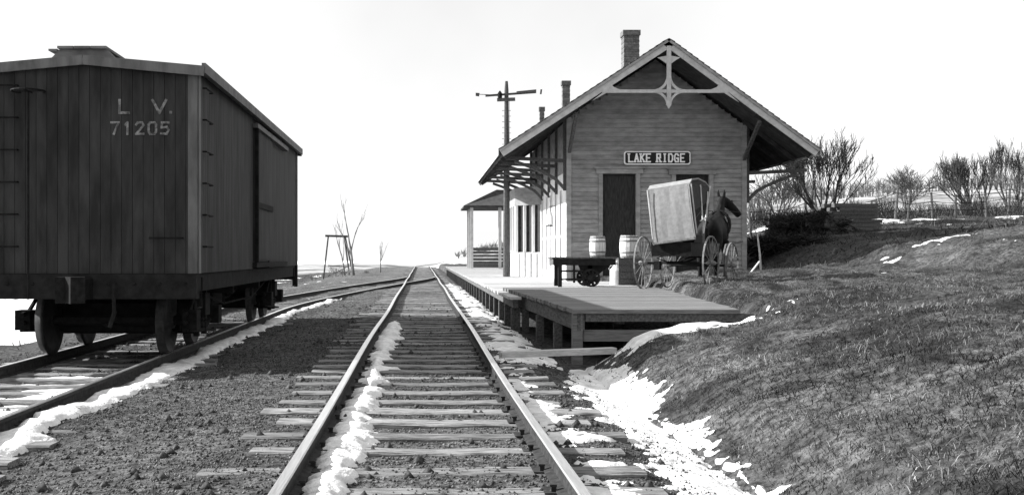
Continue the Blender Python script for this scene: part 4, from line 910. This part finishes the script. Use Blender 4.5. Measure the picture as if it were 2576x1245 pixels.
def heap(name, label, px, y, w_, h_, n, seed, dp=1.0):
    rng = random.Random(seed); x, yy_, z = at(px, y); o = thing(name, label, 'brush', (x, yy_, z)); b = MB(); b2 = MB()
    for i in range(n):
        u = rng.uniform(-1, 1); a = rng.uniform(0, 6.28); top = h_ * (.62 + .38 * math.sin(u * 7.3 + seed) * math.cos(u * 3.1)) * (1 - u ** 4 * .6) * rng.uniform(.1, 1); c = Vector((u * w_ * .85, rng.uniform(-dp, dp), top)); d = Vector((math.cos(a), math.sin(a), rng.uniform(-.5, .6))) * rng.uniform(.25, .75)
        (b if i % 3 else b2).tube([c - d, c + Vector((rng.uniform(-.1, .1), 0, rng.uniform(-.05, .1))), c + d * rng.uniform(.6, 1.3)], [.016, .012, .004], 3, False)
    for i in range(n // 9):
        u = rng.uniform(-1.25, 1.25); c = Vector((u * w_, rng.uniform(-dp, dp), rng.uniform(.1, .6) * h_)); d = Vector((rng.gauss(0, .35), rng.gauss(0, .3), rng.uniform(.3, 1))) * rng.uniform(.3, 1.0)
        (b if i % 2 else b2).tube([c, c + d * .5 + Vector((rng.uniform(-.1, .1), 0, 0)), c + d], [.014, .009, .003], 3, False)
    b.build('branches', M['bark'], o); b2.build('twigs', M['dark'], o); return o
heap('brush_heap', 'large dark heap of cut brush beside the fence right of the depot', 2035, 41, 1.15, .95, 4200, 5)
heap('brush_heap', 'low tangle of brush along the fence between depot and brush heap', 1960, 38, 1.2, .45, 1700, 6)
tpx, tpy = 15.4, 39.9
tp2 = thing('timber_pile', 'dark stacked pile of old timbers beside the brush heap', 'timber pile', (tpx, tpy, gz_(tpx, tpy)), .12)
rng = random.Random(12)
for k in range(8):
    for j in range(4): MB().box(-.9 + .05 * k + rng.uniform(-.25, .15), 1.0 + rng.uniform(-.15, .2), j * .25, j * .25 + .22, 0, .13).build('timber', M['timber'], tp2, loc=(0, 0, -.05 + k * .142))
def fence(label, pts, hgt, name='wire_fence', rails=3, m=M['timber']):
    f = thing(name, label, 'fence', (0, 0, 0)); prev = None
    for i, (px, y) in enumerate(pts):
        x, yq, z = at(px, y); dx = random.uniform(-.2, .2); tp_ = (x + dx, yq, z + hgt * random.uniform(.75, 1.15))
        MB().tube([(x, yq, z - .2), tp_], [.06, .05], 6).build('post', m, f)
        if prev is not None:
            for k in range(rails):
                t = .35 + .6 * k / max(1, rails - 1); a = Vector(prev[0]).lerp(Vector(prev[1]), t); c = Vector((x, yq, z)).lerp(Vector(tp_), t); mid_ = (a + c) / 2 - Vector((0, 0, .03)); MB().tube([a, mid_, c], .014, 4).build('wire', M['iron'], f)
        prev = ((x, yq, z), tp_)
    return f
fence('wire fence with wooden posts crossing the snowy field beyond the brush heap', [(2158, 50), (2188, 50.5), (2251, 51), (2283, 51.6), (2347, 52.5), (2404, 53), (2482, 54), (2537, 55), (2620, 56)], 1.25)
fence('short run of wire fence running away from the depot corner', [(1890, 46), (1935, 46), (1985, 46), (2030, 46)], 1.2)
x, yq, z = at(1915, 30.5); st = MB().tube([(0, 0, -.2), (-.04, 0, .45), (-.10, .03, 1.0)], [.03, .028, .02], 6).build('leaning_stake', M['plank']); st.location = (x, yq, z); tag(st, 'thin pale stake leaning in the ground beside the depot corner', 'stake')
x, yq, z = at(1890, 29.6); st = MB().bar((0, 0, .0), (.25, .1, .28), .05, .03).build('broken_board', M['plank']); st.location = (x, yq, z); tag(st, 'short broken board lying on the ground at the depot corner', 'board')
# woods along the hill, one far mass
rng = random.Random(78); b = MB()
for i in range(2600):
    px = rng.uniform(2130, 2640) if rng.random() < .75 else rng.uniform(1885, 2060); yq = rng.uniform(54, 76); x, y_, z = at(px, yq); hh_ = rng.uniform(.25, 1.0) * (1.5 if math.sin(px * .021) + math.sin(px * .057) > .5 else .8)
    q = Vector((x, y_, z)); e = q + Vector((rng.uniform(-.4, .4), rng.uniform(-.3, .3), hh_)); b.tube([q, (q + e) / 2 + Vector((rng.uniform(-.1, .1), 0, 0)), e], [.018, .014, .005], 3, False)
    for k in range(2): m_ = q.lerp(e, rng.uniform(.4, .9)); b.tube([m_, m_ + Vector((rng.uniform(-.3, .3), rng.uniform(-.2, .2), rng.uniform(.1, .4)))], [.010, .004], 3, False)
tag(b.build('hedge_scrub', M['twig']), 'low bare scrub growing along the field beyond the fence', 'scrub', kind='stuff')
rng = random.Random(77); b = MB()
for i in range(900):
    px = rng.uniform(1150, 2750); d = rng.uniform(300, 430); X, Z = hill_z(px, 400); x = X * d / 400; z = (Z - 1) * (.78 + .22 * min(1, (d - 300) / 100)) - .6; h_ = rng.uniform(3, 8.5) * (1.0 if px > 1700 else .55) * (.75 + .5 * max(0, math.sin(px * .013) * math.sin(px * .041)))
    b.tube([(x, d, z), (x + rng.uniform(-.3, .3), d, z + h_ * .6)], [.22, .12], 3, False)
    for k in range(11):
        a = rng.uniform(0, 6.28); q = Vector((x, d, z + h_ * rng.uniform(.25, .6))); e = q + Vector((math.cos(a) * h_ * .28, math.sin(a) * h_ * .28, h_ * rng.uniform(.15, .42))); b.tube([q, (q + e) / 2 + Vector((0, 0, -.2)), e], [.12, .09, .03], 3, False)
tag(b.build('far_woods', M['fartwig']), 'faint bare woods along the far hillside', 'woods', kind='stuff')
